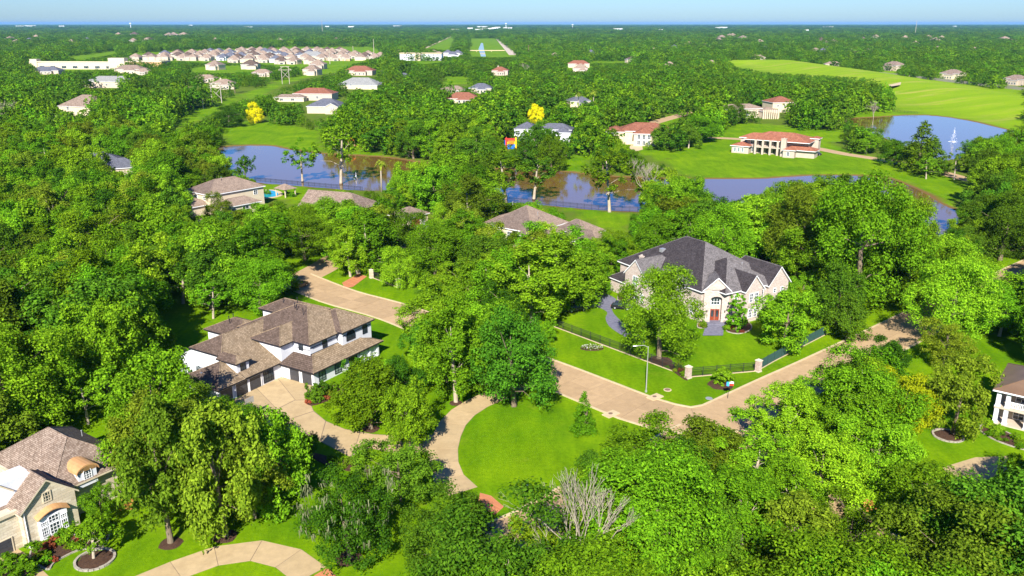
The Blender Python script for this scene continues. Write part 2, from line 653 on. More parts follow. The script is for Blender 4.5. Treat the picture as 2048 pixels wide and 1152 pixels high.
# ================================================================== THE SETTING
LAKE = PL([(436, 294), (530, 290), (575, 298), (640, 306), (760, 313), (850, 325), (960, 335), (1100, 341), (1165, 346), (1240, 353), (1340, 356),
           (1440, 357), (1530, 356), (1600, 351), (1700, 350), (1775, 356), (1830, 376), (1880, 406), (1915, 424), (1935, 455), (1905, 474), (1850, 472), (1800, 455),
           (1700, 440), (1560, 432), (1440, 424), (1290, 420), (1200, 417), (1090, 407), (960, 397), (860, 386), (790, 378), (720, 378), (600, 369), (500, 361), (440, 349), (426, 320)])
POND = PL([(1678, 240), (1760, 233), (1847, 229), (1930, 239), (2008, 257), (2090, 275), (2080, 300), (1990, 312), (1925, 314), (1872, 319), (1835, 300), (1775, 276), (1730, 258)])
CANAL = [P(962, 113), P(972, 113), P(968, 98), P(966, 86), P(962, 86), P(957, 98)]
LEVEE = PL([(1440, 127), (1560, 129), (1700, 151), (1800, 172), (1900, 192), (2048, 218), (2250, 250)])


def seg_dist(px, py, poly, closed=True):
    d = np.full(px.shape, 1e9)
    n = len(poly)
    for i in range(n if closed else n - 1):
        ax, ay = poly[i]
        bx, by = poly[(i + 1) % n]
        vx, vy = bx - ax, by - ay
        t = np.clip(((px - ax) * vx + (py - ay) * vy) / (vx * vx + vy * vy), 0, 1)
        d = np.minimum(d, np.hypot(px - ax - t * vx, py - ay - t * vy))
    return d


def inside(px, py, poly):
    r = np.zeros(px.shape, bool)
    n = len(poly)
    for i in range(n):
        ax, ay = poly[i]
        bx, by = poly[(i + 1) % n]
        c = (ay > py) != (by > py)
        if ay != by:
            r ^= c & (px < (bx - ax) * (py - ay) / (by - ay) + ax)
    return r


def smooth_poly(poly, k=3, closed=True):
    """Catmull-Rom subdivision"""
    n = len(poly)
    out = []
    rngi = range(n) if closed else range(n - 1)
    for i in rngi:
        if closed:
            a, b, c, d = (poly[(i + j) % n] for j in (-1, 0, 1, 2))
        else:
            a, b, c, d = poly[max(i - 1, 0)], poly[i], poly[i + 1], poly[min(i + 2, n - 1)]
        for s in range(k):
            t = s / k
            out.append(tuple(.5 * (2 * b[q] + (c[q] - a[q]) * t + (2 * a[q] - 5 * b[q] + 4 * c[q] - d[q]) * t * t + (3 * b[q] - a[q] - 3 * c[q] + d[q]) * t ** 3) for q in (0, 1)))
    if not closed:
        out.append(tuple(poly[-1]))
    return out


LAKE = smooth_poly(LAKE, 3)
POND = smooth_poly(POND, 3)


def terrain_z(x, y):
    z = np.zeros(x.shape)
    for poly, dep in ((LAKE, 1.8), (POND, 1.6)):
        xs = [p[0] for p in poly]
        ys = [p[1] for p in poly]
        m = (x > min(xs) - 12) & (x < max(xs) + 12) & (y > min(ys) - 12) & (y < max(ys) + 12)
        if not m.any():
            continue
        px, py = x[m], y[m]
        d = seg_dist(px, py, poly)
        ins = inside(px, py, poly)
        sd_ = np.where(ins, d, -d)
        zz = -dep * np.clip((sd_ + 2.5) / 8, 0, 1)
        z[m] = np.minimum(z[m], zz)
    d = seg_dist(x, y, LEVEE, False)
    z += 7.0 * (0.5 + 0.5 * np.cos(np.pi * np.clip(d / 75, 0, 1)))
    return z


def make_ground():
    fx = np.arange(-400, 521, 4.0)
    fy = np.concatenate([np.arange(30, 620, 4.0), np.arange(620, 1300, 12.0)])
    far = [700, 900, 1200, 1800, 3000, 6000, 15000, 40000]
    xs = np.concatenate([[-q for q in far[::-1]], [-550], fx, [600], far])
    ys = np.concatenate([[-2000, -400, -100], fy, [1320, 1500, 1700, 2000, 2500, 3500, 4000, 7000, 15000, 30000, 50000]])
    X, Y = np.meshgrid(xs, ys)
    Z = terrain_z(X.ravel(), Y.ravel()).reshape(X.shape)
    lev = np.clip(1.6 - seg_dist(X.ravel(), Y.ravel(), LEVEE, False) / 75, 0, 1)
    nx, ny = len(xs), len(ys)
    v = np.stack([X.ravel(), Y.ravel(), Z.ravel()], 1)
    i = np.arange(nx * ny).reshape(ny, nx)
    f = np.stack([i[:-1, :-1].ravel(), i[:-1, 1:].ravel(), i[1:, 1:].ravel(), i[1:, :-1].ravel()], 1)
    me = bpy.data.meshes.new('ground')
    me.from_pydata(v.tolist(), [], f.tolist())
    me.materials.append(M['grass'])
    a = me.attributes.new('levee', 'FLOAT', 'POINT')
    a.data.foreach_set('value', lev)
    b = me.attributes.new('wood', 'FLOAT', 'POINT')
    w = WOODF(X.ravel(), Y.ravel()) * (1 - np.clip(lev * 2, 0, 1))
    b.data.foreach_set('value', w)
    me.polygons.foreach_set('use_smooth', [True] * len(f))
    o = bpy.data.objects.new('ground', me)
    COL.objects.link(o)
    tag(o, kind='structure')


def sheet(name, poly, z, m, kind='structure', parent=None):
    b = MB()
    b.face([(x, y, z) for x, y in poly])
    o = b.build(name, m, parent)
    if parent is None:
        tag(o, kind=kind)
    return o


def grow(poly, k):
    cx = sum(p[0] for p in poly) / len(poly)
    n = len(poly)
    out = []
    area = sum(poly[i][0] * poly[(i + 1) % n][1] - poly[(i + 1) % n][0] * poly[i][1] for i in range(n))
    s = 1 if area > 0 else -1
    for i in range(n):
        a, b = poly[i - 1], poly[(i + 1) % n]
        dx, dy = b[0] - a[0], b[1] - a[1]
        L = math.hypot(dx, dy) or 1
        out.append((poly[i][0] + s * dy / L * k, poly[i][1] - s * dx / L * k))
    return out


sheet('lake_water', grow(LAKE, 1.0), -.42, M['water'])
sheet('pond_water', grow(POND, 1.0), -.42, M['water'])
sheet('canal_water', CANAL, .05, M['water'])


def resample(pts, step):
    out = [pts[0]]
    acc = 0.0
    for i in range(len(pts) - 1):
        a, b = pts[i], pts[i + 1]
        L = math.dist(a, b)
        while L > 1e-6 and acc + L >= step:
            t = (step - acc) / L
            a = (a[0] + (b[0] - a[0]) * t, a[1] + (b[1] - a[1]) * t)
            out.append(a)
            L = math.dist(a, b)
            acc = 0.0
        acc += L
    return out


def offset(pts, k):
    out = []
    for i in range(len(pts)):
        a, b = pts[max(i - 1, 0)], pts[min(i + 1, len(pts) - 1)]
        dx, dy = b[0] - a[0], b[1] - a[1]
        L = math.hypot(dx, dy) or 1
        out.append((pts[i][0] + dy / L * k, pts[i][1] - dx / L * k))
    return out


ROADS = []     # (centre polyline, half width) used to keep trees off


def road(name, px, width, step=5.0, lanes=2, slab=True, kerb=True, m='concrete', world=None, zbase=0.010):
    c = smooth_poly(world or PL(px), 6, False)
    c = resample(c, step)
    ROADS.append((c, width / 2))
    hw = width / 2
    L, R = offset(c, -hw), offset(c, hw)
    b = MB()
    for i in range(len(c) - 1):
        b.face([(*L[i], zbase), (*R[i], zbase), (*R[i + 1], zbase), (*L[i + 1], zbase)])
    base = tag(b.build(name, M['joint'] if slab else M[m], None), kind='structure')
    if slab:
        for i in range(len(c) - 1):
            for k in range(lanes):
                f0, f1 = k / lanes, (k + 1) / lanes
                q = []
                for (A, B, f) in ((L[i], R[i], f0), (L[i], R[i], f1), (L[i + 1], R[i + 1], f1), (L[i + 1], R[i + 1], f0)):
                    q.append((A[0] + (B[0] - A[0]) * f, A[1] + (B[1] - A[1]) * f))
                cx, cy = sum(p[0] for p in q) / 4, sum(p[1] for p in q) / 4
                s = MB()
                q2 = []
                for p in q:
                    d = math.dist(p, (cx, cy))
                    kk = 1 - .05 / d
                    q2.append((cx + (p[0] - cx) * kk, cy + (p[1] - cy) * kk))
                s.prism(q2[::1], zbase + .004, zbase + .028 + .004 * ((i * 7 + k * 3) % 3))
                s.build('slab', M[m], base)
    if kerb:
        for side in (L, R):
            sg = -1 if side is L else 1
            inn = side
            out = offset(c, sg * (hw + .38))
            kb = MB()
            for i in range(len(c) - 1):
                kb.poly([(*inn[i], .006), (*out[i], .006), (*out[i + 1], .006), (*inn[i + 1], .006), (*inn[i], .15), (*out[i], .15), (*out[i + 1], .15), (*inn[i + 1], .15)],
                        [(4, 5, 6, 7), (0, 4, 7, 3), (1, 2, 6, 5), (0, 1, 5, 4), (3, 7, 6, 2)])
            kb.build('kerb', M['kerb'], base)
    return base


road('road', [(585, 556), (640, 579), (690, 597), (800, 628), (950, 690), (1110, 751), (1200, 787), (1290, 822), (1375, 842), (1440, 838), (1510, 806), (1580, 772), (1640, 744), (1750, 690), (1870, 630), (1960, 592), (2048, 548), (2150, 500)], 9.8)
road('side_road', [(760, 468), (690, 508), (640, 538), (600, 556), (540, 560), (460, 533), (380, 508), (280, 490)], 8.5, slab=False, kerb=False, zbase=.006)
road('lower_road', [(1405, 868), (1330, 908), (1230, 962), (1150, 1008), (1080, 1050), (1015, 1080), (985, 1120), (975, 1200)], 8.0, slab=False, zbase=.005)
road('corner_road', [(1480, 860), (1560, 930), (1660, 1015), (1740, 1082), (1840, 1128), (1960, 1160), (2100, 1200)], 6.5, slab=False, zbase=.003)
road('estate_road', [(1380, 274), (1461, 277), (1540, 283), (1618, 294), (1690, 308), (1775, 321), (1844, 335), (1936, 359), (2060, 390)], 7.5, slab=False, kerb=False, zbase=.01)
road('upper_lane', [(1285, 252), (1340, 236), (1395, 222), (1450, 210)], 9, slab=False, kerb=False, zbase=.01)
road('loop_driveway', [(1060, 762), (1000, 787), (945, 812), (908, 843), (889, 885), (886, 925), (902, 962), (940, 993)], 4.4, step=4.2, lanes=1, kerb=False, m='concrete2', zbase=.016)
road('front_drive', [(270, 1175), (330, 1150), (400, 1122), (465, 1105), (530, 1102), (580, 1118), (622, 1150), (640, 1185)], 4.1, step=4.6, lanes=1, kerb=False, m='concrete2', zbase=.012)

# driveway of the white house, poured in irregular slabs
drv = PL([(468, 800), (552, 752), (640, 772), (617, 800), (628, 822), (652, 842), (690, 858), (745, 868), (810, 872), (884, 868), (884, 902), (800, 908), (735, 896), (700, 914), (650, 888), (600, 864), (540, 852), (488, 834)])
base = sheet('house_driveway', drv, .008, M['joint'])
for q in ([(470, 800), (512, 776), (553, 818), (512, 830)], [(513, 776), (552, 753), (590, 800), (554, 818)], [(553, 753), (639, 772), (617, 799), (591, 800)],
          [(490, 831), (512, 831), (553, 819), (572, 840), (560, 855), (540, 851)], [(554, 819), (590, 801), (617, 800), (627, 822), (573, 840)],
          [(573, 841), (627, 823), (651, 842), (640, 882), (600, 863), (561, 855)], [(652, 843), (690, 859), (720, 864), (706, 908), (700, 913), (650, 887), (641, 882)],
          [(721, 864), (745, 869), (808, 873), (798, 907), (735, 895), (707, 907)], [(809, 873), (883, 869), (883, 901), (800, 907)]):
    w = PL(q)
    cx, cy = sum(p[0] for p in w) / len(w), sum(p[1] for p in w) / len(w)
    w = [(cx + (x - cx) * .992, cy + (y - cy) * .992) for x, y in w]
    s = MB()
    s.prism(w[::-1], .012, .034)
    s.build('slab', M['concrete2'], base)
sheet('slate_driveway', smooth_poly(PL([(1120, 605), (1160, 592), (1195, 584), (1232, 598), (1224, 620), (1242, 642), (1266, 658), (1290, 684), (1270, 682), (1240, 668), (1218, 652), (1211, 636), (1214, 624), (1190, 614), (1150, 622), (1060, 620), (950, 625), (955, 598), (1020, 588)]), 3), .02, M['slate'])
sheet('garage_court', PL([(790, 500), (818, 456), (862, 452), (885, 470), (845, 492), (815, 508)]), .02, M['concrete2'])
sheet('garage_court', PL([(380, 470), (398, 438), (424, 428), (446, 446), (418, 462), (400, 480)]), .02, M['concrete2'])
sheet('brick_apron', PL([(960, 986), (982, 992), (1008, 1014), (990, 1030), (955, 1010)]), .045, M['redbrick'])
sheet('brick_apron', PL([(684, 566), (716, 548), (734, 553), (706, 574), (690, 577)]), .05, M['redbrick'])
sheet('brick_apron', PL([(628, 1152), (655, 1136), (680, 1160), (640, 1180)]), .05, M['redbrick'])
sheet('entry_walk', PL([(-10, 1110), (36, 1098), (52, 1108), (75, 1130), (105, 1160), (-10, 1160)]), .02, M['concrete2'])
sheet('entry_walk', PL([(1405, 672), (1412, 650), (1448, 650), (1446, 672)]), .12, M['slate'])
sheet('far_highway', [P(845, 97), P(852, 97), P(938, 57), P(934, 57)], .06, M['kerb'])
sheet('canal_path', [P(1018, 110), P(1034, 110), P(1003, 78), P(992, 78)], .03, M['beige'])
sheet('gravel_pad', [(p[0], p[1]) for p in PL([(1776, 175), (1802, 169), (1800, 175), (1782, 178)], 4.0)], 6.3, M['kerb'])
sheet('side_drive', PL([(1885, 935), (1950, 915), (2018, 912), (2012, 945), (1950, 968), (1905, 958)]), .02, M['concrete2'])
sheet('terrace', PL([(1258, 296), (1262, 290), (1284, 292), (1286, 299), (1270, 303)]), .02, M['kerb'])

# far tree cover is known before the ground is coloured: open ground polygons in the photograph
OPEN = [
    [(868, 880), (880, 845), (930, 805), (990, 776), (1000, 800), (1010, 815), (1060, 820), (1094, 800), (1094, 745), (1125, 722), (1200, 752), (1310, 797), (1330, 805), (1400, 818), (1470, 806), (1500, 790),
     (1488, 830), (1465, 850), (1432, 868), (1400, 848), (1340, 842), (1290, 848), (1262, 850), (1240, 878), (1165, 915), (1150, 930), (1135, 962), (1060, 1006), (1030, 1012), (1000, 1005), (975, 985), (940, 975), (905, 992), (862, 980), (872, 940), (885, 910)],
    [(1118, 652), (1140, 632), (1160, 622), (1190, 605), (1235, 598), (1262, 630), (1255, 665), (1275, 690), (1330, 712), (1420, 695), (1425, 655), (1500, 660), (1520, 685), (1590, 700), (1640, 668), (1665, 652), (1730, 640), (1800, 612), (1842, 608),
     (1835, 638), (1780, 662), (1640, 735), (1590, 742), (1545, 745), (1520, 765), (1495, 790), (1470, 806), (1400, 818), (1330, 805), (1200, 752), (1125, 722), (1108, 690)],
    [(490, 795), (560, 760), (600, 775), (625, 790), (690, 785), (700, 800), (735, 840), (745, 868), (700, 905), (670, 890), (620, 858), (600, 846), (560, 835), (520, 828)],
    [(577, 568), (600, 555), (640, 536), (662, 520), (674, 522), (655, 545), (690, 550), (716, 536), (745, 546), (797, 566), (800, 600), (822, 640), (818, 652), (790, 655), (800, 690), (790, 705), (755, 705), (740, 640), (640, 600), (580, 588)],
    [(350, 600), (395, 590), (430, 620), (520, 612), (525, 632), (440, 640), (400, 655), (350, 665), (340, 640)],
    [(215, 1100), (232, 1060), (255, 1035), (300, 1060), (330, 1080), (460, 1072), (490, 1055), (560, 1010), (585, 1000), (600, 1060), (650, 1092), (720, 1112), (770, 1075), (795, 1070), (795, 1110), (775, 1152), (215, 1152)],
    [(0, 1095), (60, 1090), (110, 1130), (215, 1110), (215, 1152), (0, 1152)],
    [(105, 850), (160, 835), (215, 820), (225, 845), (185, 870), (150, 880)],
    [(1840, 905), (1865, 875), (1920, 862), (1950, 850), (2048, 892), (2048, 912), (2010, 915), (2000, 945), (1940, 955), (1900, 940), (1870, 920)],
    [(1948, 742), (1965, 705), (2048, 690), (2048, 735), (1980, 765)],
    [(1855, 640), (1872, 620), (1890, 622), (1890, 640), (1870, 655)], [(1965, 560), (2048, 530), (2048, 545), (1990, 572)],
    [(1755, 1085), (1790, 1095), (1830, 1120), (1810, 1128), (1760, 1110)], [(1645, 1010), (1675, 1005), (1690, 1025), (1665, 1035)], [(1265, 1135), (1300, 1110), (1345, 1130), (1345, 1152), (1265, 1152)],
    [(455, 290), (530, 289), (570, 297), (600, 304), (645, 308), (700, 311), (790, 317), (785, 345), (772, 377), (720, 380), (690, 374), (600, 370), (520, 362), (500, 352), (470, 338), (455, 322)],
    [(440, 262), (445, 246), (500, 242), (560, 246), (610, 255), (640, 262), (648, 306), (570, 297), (530, 288), (460, 289)],
    [(515, 372), (545, 366), (625, 368), (618, 388), (590, 410), (575, 400), (545, 398)],
    [(1000, 392), (1030, 372), (1090, 375), (1120, 345), (1168, 346), (1160, 385), (1195, 392), (1250, 385), (1275, 418), (1210, 420), (1120, 408), (1040, 402)],
    [(1110, 410), (1200, 420), (1265, 428), (1255, 445), (1235, 472), (1205, 455), (1150, 425)],
    [(1330, 325), (1345, 305), (1440, 268), (1450, 252), (1480, 246), (1600, 252), (1690, 260), (1690, 280), (1660, 285), (1720, 308), (1800, 322), (1840, 335), (1750, 345), (1700, 352), (1520, 358), (1430, 357), (1350, 345)],
    [(1430, 356), (1600, 352), (1580, 362), (1500, 375), (1468, 395), (1450, 406), (1435, 400)], [(1852, 400), (1880, 408), (1905, 430), (1905, 462), (1868, 470), (1858, 430)],
    [(1700, 352), (1760, 338), (1850, 345), (1920, 358), (1940, 372), (1930, 392), (1900, 418), (1870, 400), (1830, 372), (1790, 358)],
    [(1685, 238), (1760, 232), (1847, 229), (1930, 239), (2005, 256), (1990, 272), (1930, 278), (1925, 312), (1878, 318), (1870, 270), (1800, 288), (1775, 272), (1710, 246)],
    [(1700, 225), (1790, 218), (1850, 230), (1690, 236)],
    [(1462, 122), (1560, 120), (1650, 131), (1760, 147), (1900, 163), (2048, 180), (2048, 262), (2000, 258), (1850, 228), (1800, 222), (1792, 200), (1795, 180), (1775, 160), (1740, 150), (1640, 148), (1520, 142), (1470, 132)],
    [(1110, 332), (1140, 312), (1185, 302), (1172, 335), (1165, 346), (1110, 342)], [(1262, 297), (1310, 285), (1345, 310), (1320, 322)], [(1298, 247), (1330, 232), (1370, 226), (1385, 228), (1345, 246), (1320, 256)],
    [(345, 240), (362, 225), (435, 205), (480, 188), (485, 198), (420, 232), (352, 258)], [(480, 190), (545, 165), (560, 172), (500, 200)], [(560, 172), (545, 160), (600, 150), (650, 138), (660, 146), (600, 158)],
    [(380, 134), (445, 130), (520, 132), (520, 138), (450, 142), (390, 140)], [(650, 138), (700, 116), (745, 108), (745, 116), (700, 128), (665, 146)],
    [(938, 76), (992, 76), (1030, 102), (1034, 111), (938, 113)], [(846, 96), (900, 72), (912, 76), (900, 98)],
    [(130, 112), (230, 100), (235, 106), (150, 118)], [(890, 150), (935, 150), (935, 168), (885, 170)], [(1180, 121), (1260, 121), (1260, 125), (1180, 125)],
    [(830, 536), (850, 534), (855, 560), (840, 562)], [(800, 488), (820, 465), (850, 460), (868, 468), (835, 486)],
    [(1140, 620), (1200, 585), (1230, 590), (1222, 620)], [(690, 300), (770, 306), (780, 316), (700, 310)],
    [(700, 165), (740, 170), (760, 180), (740, 185)],
]

# ================================================================== BUILDINGS
class House:
    """local frame: +Y along the heading, +X to the right of it"""

    def __init__(s, name, label, cat, xy, head, wallm, roofm, roofd=None, group=None):
        s.root = empty(name, (xy[0], xy[1], 0), -math.radians(head), label, cat, group)
        s.wm, s.rm, s.rd = M[wallm], M[roofm], M[roofd] if roofd else None
        s.n = 0

    def wall(s, x0, x1, y0, y1, z1, m=None, z0=-.15, name='wall'):
        b = MB()
        b.box(x0, x1, y0, y1, z0, z1)
        return b.build(name, m or s.wm, s.root)

    def roof(s, x0, x1, y0, y1, z, pitch, ov=.5, axis=None, c0=1.0, c1=1.0, m=None, dark=(0, -1), th=.24, gable=None, cap=True):
        """pitched roof over a rectangle; c0/c1 = 1 hip, 0 gable, between = clipped gable"""
        s.n += 1
        X0, X1, Y0, Y1 = x0 - ov, x1 + ov, y0 - ov, y1 + ov
        z = z - ov * pitch * .35 + .003 * s.n
        if axis is None:
            axis = 'x' if (X1 - X0) >= (Y1 - Y0) else 'y'
        tr = (lambda u, w, q: (u, w, q)) if axis == 'x' else (lambda u, w, q: (w, u, q))
        if axis == 'x':
            U0, U1, W0, W1 = X0, X1, Y0, Y1
        else:
            U0, U1, W0, W1 = Y0, Y1, X0, X1
        hw = (W1 - W0) / 2
        wm = (W0 + W1) / 2
        rise = hw * pitch
        i0, i1 = c0 * hw, c1 * hw
        if U1 - i1 < U0 + i0:
            k = (U1 - U0) / (i0 + i1)
            i0 *= k
            i1 *= k
        r0, r1 = tr(U0 + i0, wm, z + rise), tr(U1 - i1, wm, z + rise)
        fr0, fr1 = (1 - c0), (1 - c1)
        A0, A1, B0, B1 = tr(U0, W0, z), tr(U1, W0, z), tr(U0, W1, z), tr(U1, W1, z)
        tops = []
        ca0 = tr(U0, W0 + fr0 * hw, z + fr0 * rise)
        cb0 = tr(U0, W1 - fr0 * hw, z + fr0 * rise)
        ca1 = tr(U1, W0 + fr1 * hw, z + fr1 * rise)
        cb1 = tr(U1, W1 - fr1 * hw, z + fr1 * rise)

        def uniq(l):
            o = []
            for p in l:
                if not o or max(abs(p[i] - o[-1][i]) for i in range(3)) > 1e-4:
                    o.append(p)
            while len(o) > 1 and max(abs(o[0][i] - o[-1][i]) for i in range(3)) < 1e-4:
                o.pop()
            return o
        tops.append(uniq([A0, A1, ca1, r1, r0, ca0]))
        tops.append(uniq([B1, B0, cb0, r0, r1, cb1]))
        if c0 > 0:
            tops.append(uniq([cb0, ca0, r0]))
        if c1 > 0:
            tops.append(uniq([ca1, cb1, r1]))
        b = MB()
        edges = {}
        for f in tops:
            vv = [Vector(p) for p in f]
            nn = (vv[1] - vv[0]).cross(vv[2] - vv[0])
            if nn.z < 0:
                f = f[::-1]
                nn = -nn
            nn.normalize()
            dk = 1 if (s.rd and m is None and nn.x * dark[0] + nn.y * dark[1] > .25) else 0  # faces sloping along the given direction take the second, darker shingle
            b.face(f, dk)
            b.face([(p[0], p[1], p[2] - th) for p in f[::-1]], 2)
            for i in range(len(f)):
                e = (tuple(round(q, 3) for q in f[i]), tuple(round(q, 3) for q in f[(i + 1) % len(f)]))
                edges[e] = (f[i], f[(i + 1) % len(f)])
        for e, (p, q) in edges.items():
            if (e[1], e[0]) not in edges:
                b.face([p, (p[0], p[1], p[2] - th), (q[0], q[1], q[2] - th), q], 2)
        mm = m or s.rm
        o = b.build('roof', [mm, s.rd or mm, s.trim if hasattr(s, 'trim') else M['trim']], s.root)
        if cap:
            cb = MB()
            segs = [(r0, r1)]
            if c0 > 0:
                segs += [(ca0, r0), (cb0, r0)]
            if c1 > 0:
                segs += [(ca1, r1), (cb1, r1)]
            for p, q in segs:
                if math.dist(p, q) > .3:
                    cb.tube([p, q], .09, 4)
            cb.build('ridge_cap', mm, o)
        # gable triangles
        gi = ov + .02
        for (cc, U, sg) in ((c0, U0, 1), (c1, U1, -1)):
            if cc < 1:
                fr = 1 - cc
                zz = z - .24
                g = MB()
                hh = hw - ov
                zz0 = z + ov * pitch * .35 - .01
                pz = zz + rise
                w = []
                for uu in (U + sg * gi, U + sg * (gi + .2)):
                    kk = hh * (1 - fr)
                    top = min(pz, zz0 + hh * pitch)
                    if fr > .99:
                        w.append([tr(uu, wm - hh, zz0), tr(uu, wm + hh, zz0), tr(uu, wm, top)])
                    else:
                        w.append([tr(uu, wm - hh, zz0), tr(uu, wm + hh, zz0), tr(uu, wm + kk, zz0 + (hh - kk) * pitch), tr(uu, wm - kk, zz0 + (hh - kk) * pitch)])
                n = len(w[0])
                g.poly(w[0] + w[1], [tuple(range(n)), tuple(range(2 * n - 1, n - 1, -1))] + [(i, (i + 1) % n, n + (i + 1) % n, n + i) for i in range(n)])
                g.build('gable_wall', gable or s.wm, s.root)
        return o

    def _frame(s, side, at, u):
        if side == '-y':
            return (u, at), (1, 0), (0, -1)
        if side == '+y':
            return (u, at), (-1, 0), (0, 1)
        if side == '-x':
            return (at, u), (0, -1), (-1, 0)
        if side == '+x':
            return (at, u), (0, 1), (1, 0)
        ang = math.radians(side)      # free angle: outward normal heading in the local frame
        n = (math.sin(ang), math.cos(ang))
        return at, (-n[1], n[0]), n

    def window(s, side, at, u, z, w, h, nx=2, ny=2, arch=False, frame='trim', glass='glass', parent=None, name='window', fw=.11):
        p, t, n = s._frame(side, at, u)
        fm = M[frame]
        b = MB()
        g = MB()
        if arch:
            r = w / 2
            hs_ = h - r
            K = 8
            ring_o = [(-r, z), (-r, z + hs_)] + [(-r * math.cos(math.pi * k / K), z + hs_ + r * math.sin(math.pi * k / K)) for k in range(1, K)] + [(r, z + hs_), (r, z)]
            ri = r - fw
            ring_i = [(-ri, z + fw), (-ri, z + hs_)] + [(-ri * math.cos(math.pi * k / K), z + hs_ + ri * math.sin(math.pi * k / K)) for k in range(1, K)] + [(ri, z + hs_), (ri, z + fw)]

            def q3(a, d):
                return (p[0] + t[0] * a[0] + n[0] * d, p[1] + t[1] * a[0] + n[1] * d, a[1])
            nn = len(ring_o)
            for i in range(nn):
                j = (i + 1) % nn
                b.face([q3(ring_o[i], .09), q3(ring_o[j], .09), q3(ring_i[j], .09), q3(ring_i[i], .09)])
                b.face([q3(ring_o[i], -.02), q3(ring_o[j], -.02), q3(ring_o[j], .09), q3(ring_o[i], .09)])
                b.face([q3(ring_i[i], .09), q3(ring_i[j], .09), q3(ring_i[j], .02), q3(ring_i[i], .02)])
            g.face([q3(a, .035) for a in ring_i])
            top = z + hs_
        else:
            b.obox(p, t, n, -w / 2, -w / 2 + fw, z, z + h, -.02, .09)
            b.obox(p, t, n, w / 2 - fw, w / 2, z, z + h, -.02, .09)
            b.obox(p, t, n, -w / 2 + fw, w / 2 - fw, z, z + fw, -.02, .09)
            b.obox(p, t, n, -w / 2 + fw, w / 2 - fw, z + h - fw, z + h, -.02, .09)
            g.obox(p, t, n, -w / 2 + fw, w / 2 - fw, z + fw, z + h - fw, .0, .035)
            top = z + h - fw
        mw = .035
        for k in range(1, nx):
            uu = -w / 2 + w * k / nx
            b.obox(p, t, n, uu - mw, uu + mw, z + fw, top, .03, .07)
        for k in range(1, ny):
            zz = z + (top - z) * k / ny
            b.obox(p, t, n, -w / 2 + fw, w / 2 - fw, zz - mw, zz + mw, .03, .068)
        o = b.build(name, fm, parent or s.root)
        g.build('pane', M[glass], o)
        return o

    def door(s, side, at, u, w, h, m='garage', rows=4, frame='trim', name='garage_door', z=0.0):
        p, t, n = s._frame(side, at, u)
        b = MB()
        b.obox(p, t, n, -w / 2 - .12, -w / 2, z, z + h + .12, -.02, .10)
        b.obox(p, t, n, w / 2, w / 2 + .12, z, z + h + .12, -.02, .10)
        b.obox(p, t, n, -w / 2, w / 2, z + h, z + h + .12, -.02, .10)
        o = b.build(name, M[frame], s.root)
        for k in range(rows):
            q = MB()
            z0 = z + h * k / rows
            q.obox(p, t, n, -w / 2 + .01, w / 2 - .01, z0 + .015, z0 + h / rows - .015, .0, .05)
            q.build('panel', M[m], o)
        bk = MB()
        bk.obox(p, t, n, -w / 2, w / 2, z, z + h, -.01, .02)
        bk.build('backing', M['blacktrim'], o)
        return o

    def box(s, name, x0, x1, y0, y1, z0, z1, m, parent=None):
        b = MB()
        b.box(x0, x1, y0, y1, z0, z1)
        return b.build(name, M[m] if isinstance(m, str) else m, parent or s.root)

    def chimney(s, x, y, z0, z1, w=.9, d=.7, m=None):
        b = MB()
        b.box(x - w / 2, x + w / 2, y - d / 2, y + d / 2, z0, z1)
        b.box(x - w / 2 - .1, x + w / 2 + .1, y - d / 2 - .1, y + d / 2 + .1, z1, z1 + .18)
        b.box(x - .2, x + .2, y - .2, y + .2, z1 + .18, z1 + .5)
        return b.build('chimney', m or s.wm, s.root)

    def pipe(s, x, y, z, h=.6, r=.07, m='blacktrim'):
        b = MB()
        b.tube([(x, y, z - .3), (x, y, z + h)], r, 6)
        b.tube([(x, y, z + h), (x, y, z + h + .12)], r * 1.8, 6)
        return b.build('vent_pipe', M[m], s.root)


# ---------------------------------------------------------------- white house with brown roof
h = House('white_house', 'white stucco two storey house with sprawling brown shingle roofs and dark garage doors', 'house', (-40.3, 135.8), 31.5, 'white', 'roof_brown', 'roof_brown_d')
h.trim = M['blacktrim']
# local x = right/front (b), y = away along the garage front (a)
h.wall(-20.3, -1.7, -6.2, 13.8, 3.1)
h.roof(-20.3, -1.7, -6.2, 16, 3.05, .47, .55, axis='y', c0=.42, c1=.9)
h.wall(-10.6, -1.72, -12.0, -6.1, 2.95)
h.roof(-10.6, -1.70, -12.0, -2, 2.95, .47, .55, axis='y', c0=1, c1=0)
h.wall(-14.4, 2.75, 4.5, 19.4, 6.35, name='upper_wall')
h.roof(-14.4, 2.75, 4.5, 19.4, 6.35, .455, .6)
h.wall(-1.0, 3.9, 11.6, 19.5, 6.5, name='bay_wall')
h.roof(-6.0, 3.95, 11.6, 19.45, 6.55, .455, .55, axis='y', c0=1, c1=1)
h.wall(-8, -1.3, 1.5, 6, 6.3, name='upper_wall')
h.roof(-8.0, -1.3, 1.5, 9, 6.33, .455, .6, axis='y', c0=1, c1=.5)
h.wall(-19.2, -12, 14.0, 20.2, 6.3, name='upper_wall')
h.roof(-19.2, -8.0, 14.0, 20.2, 6.32, .46, .6, axis='x', c0=1, c1=1)
h.wall(-23.6, -17.5, 4.0, 11.2, 4.2)
h.roof(-23.6, -14, 4.0, 11.2, 4.2, .46, .55, axis='x', c0=1, c1=1)
h.wall(-9, 6.2, 1.6, 18.2, 2.95)
h.roof(-8, 6.3, 1.5, 18.6, 2.9, .30, .7)
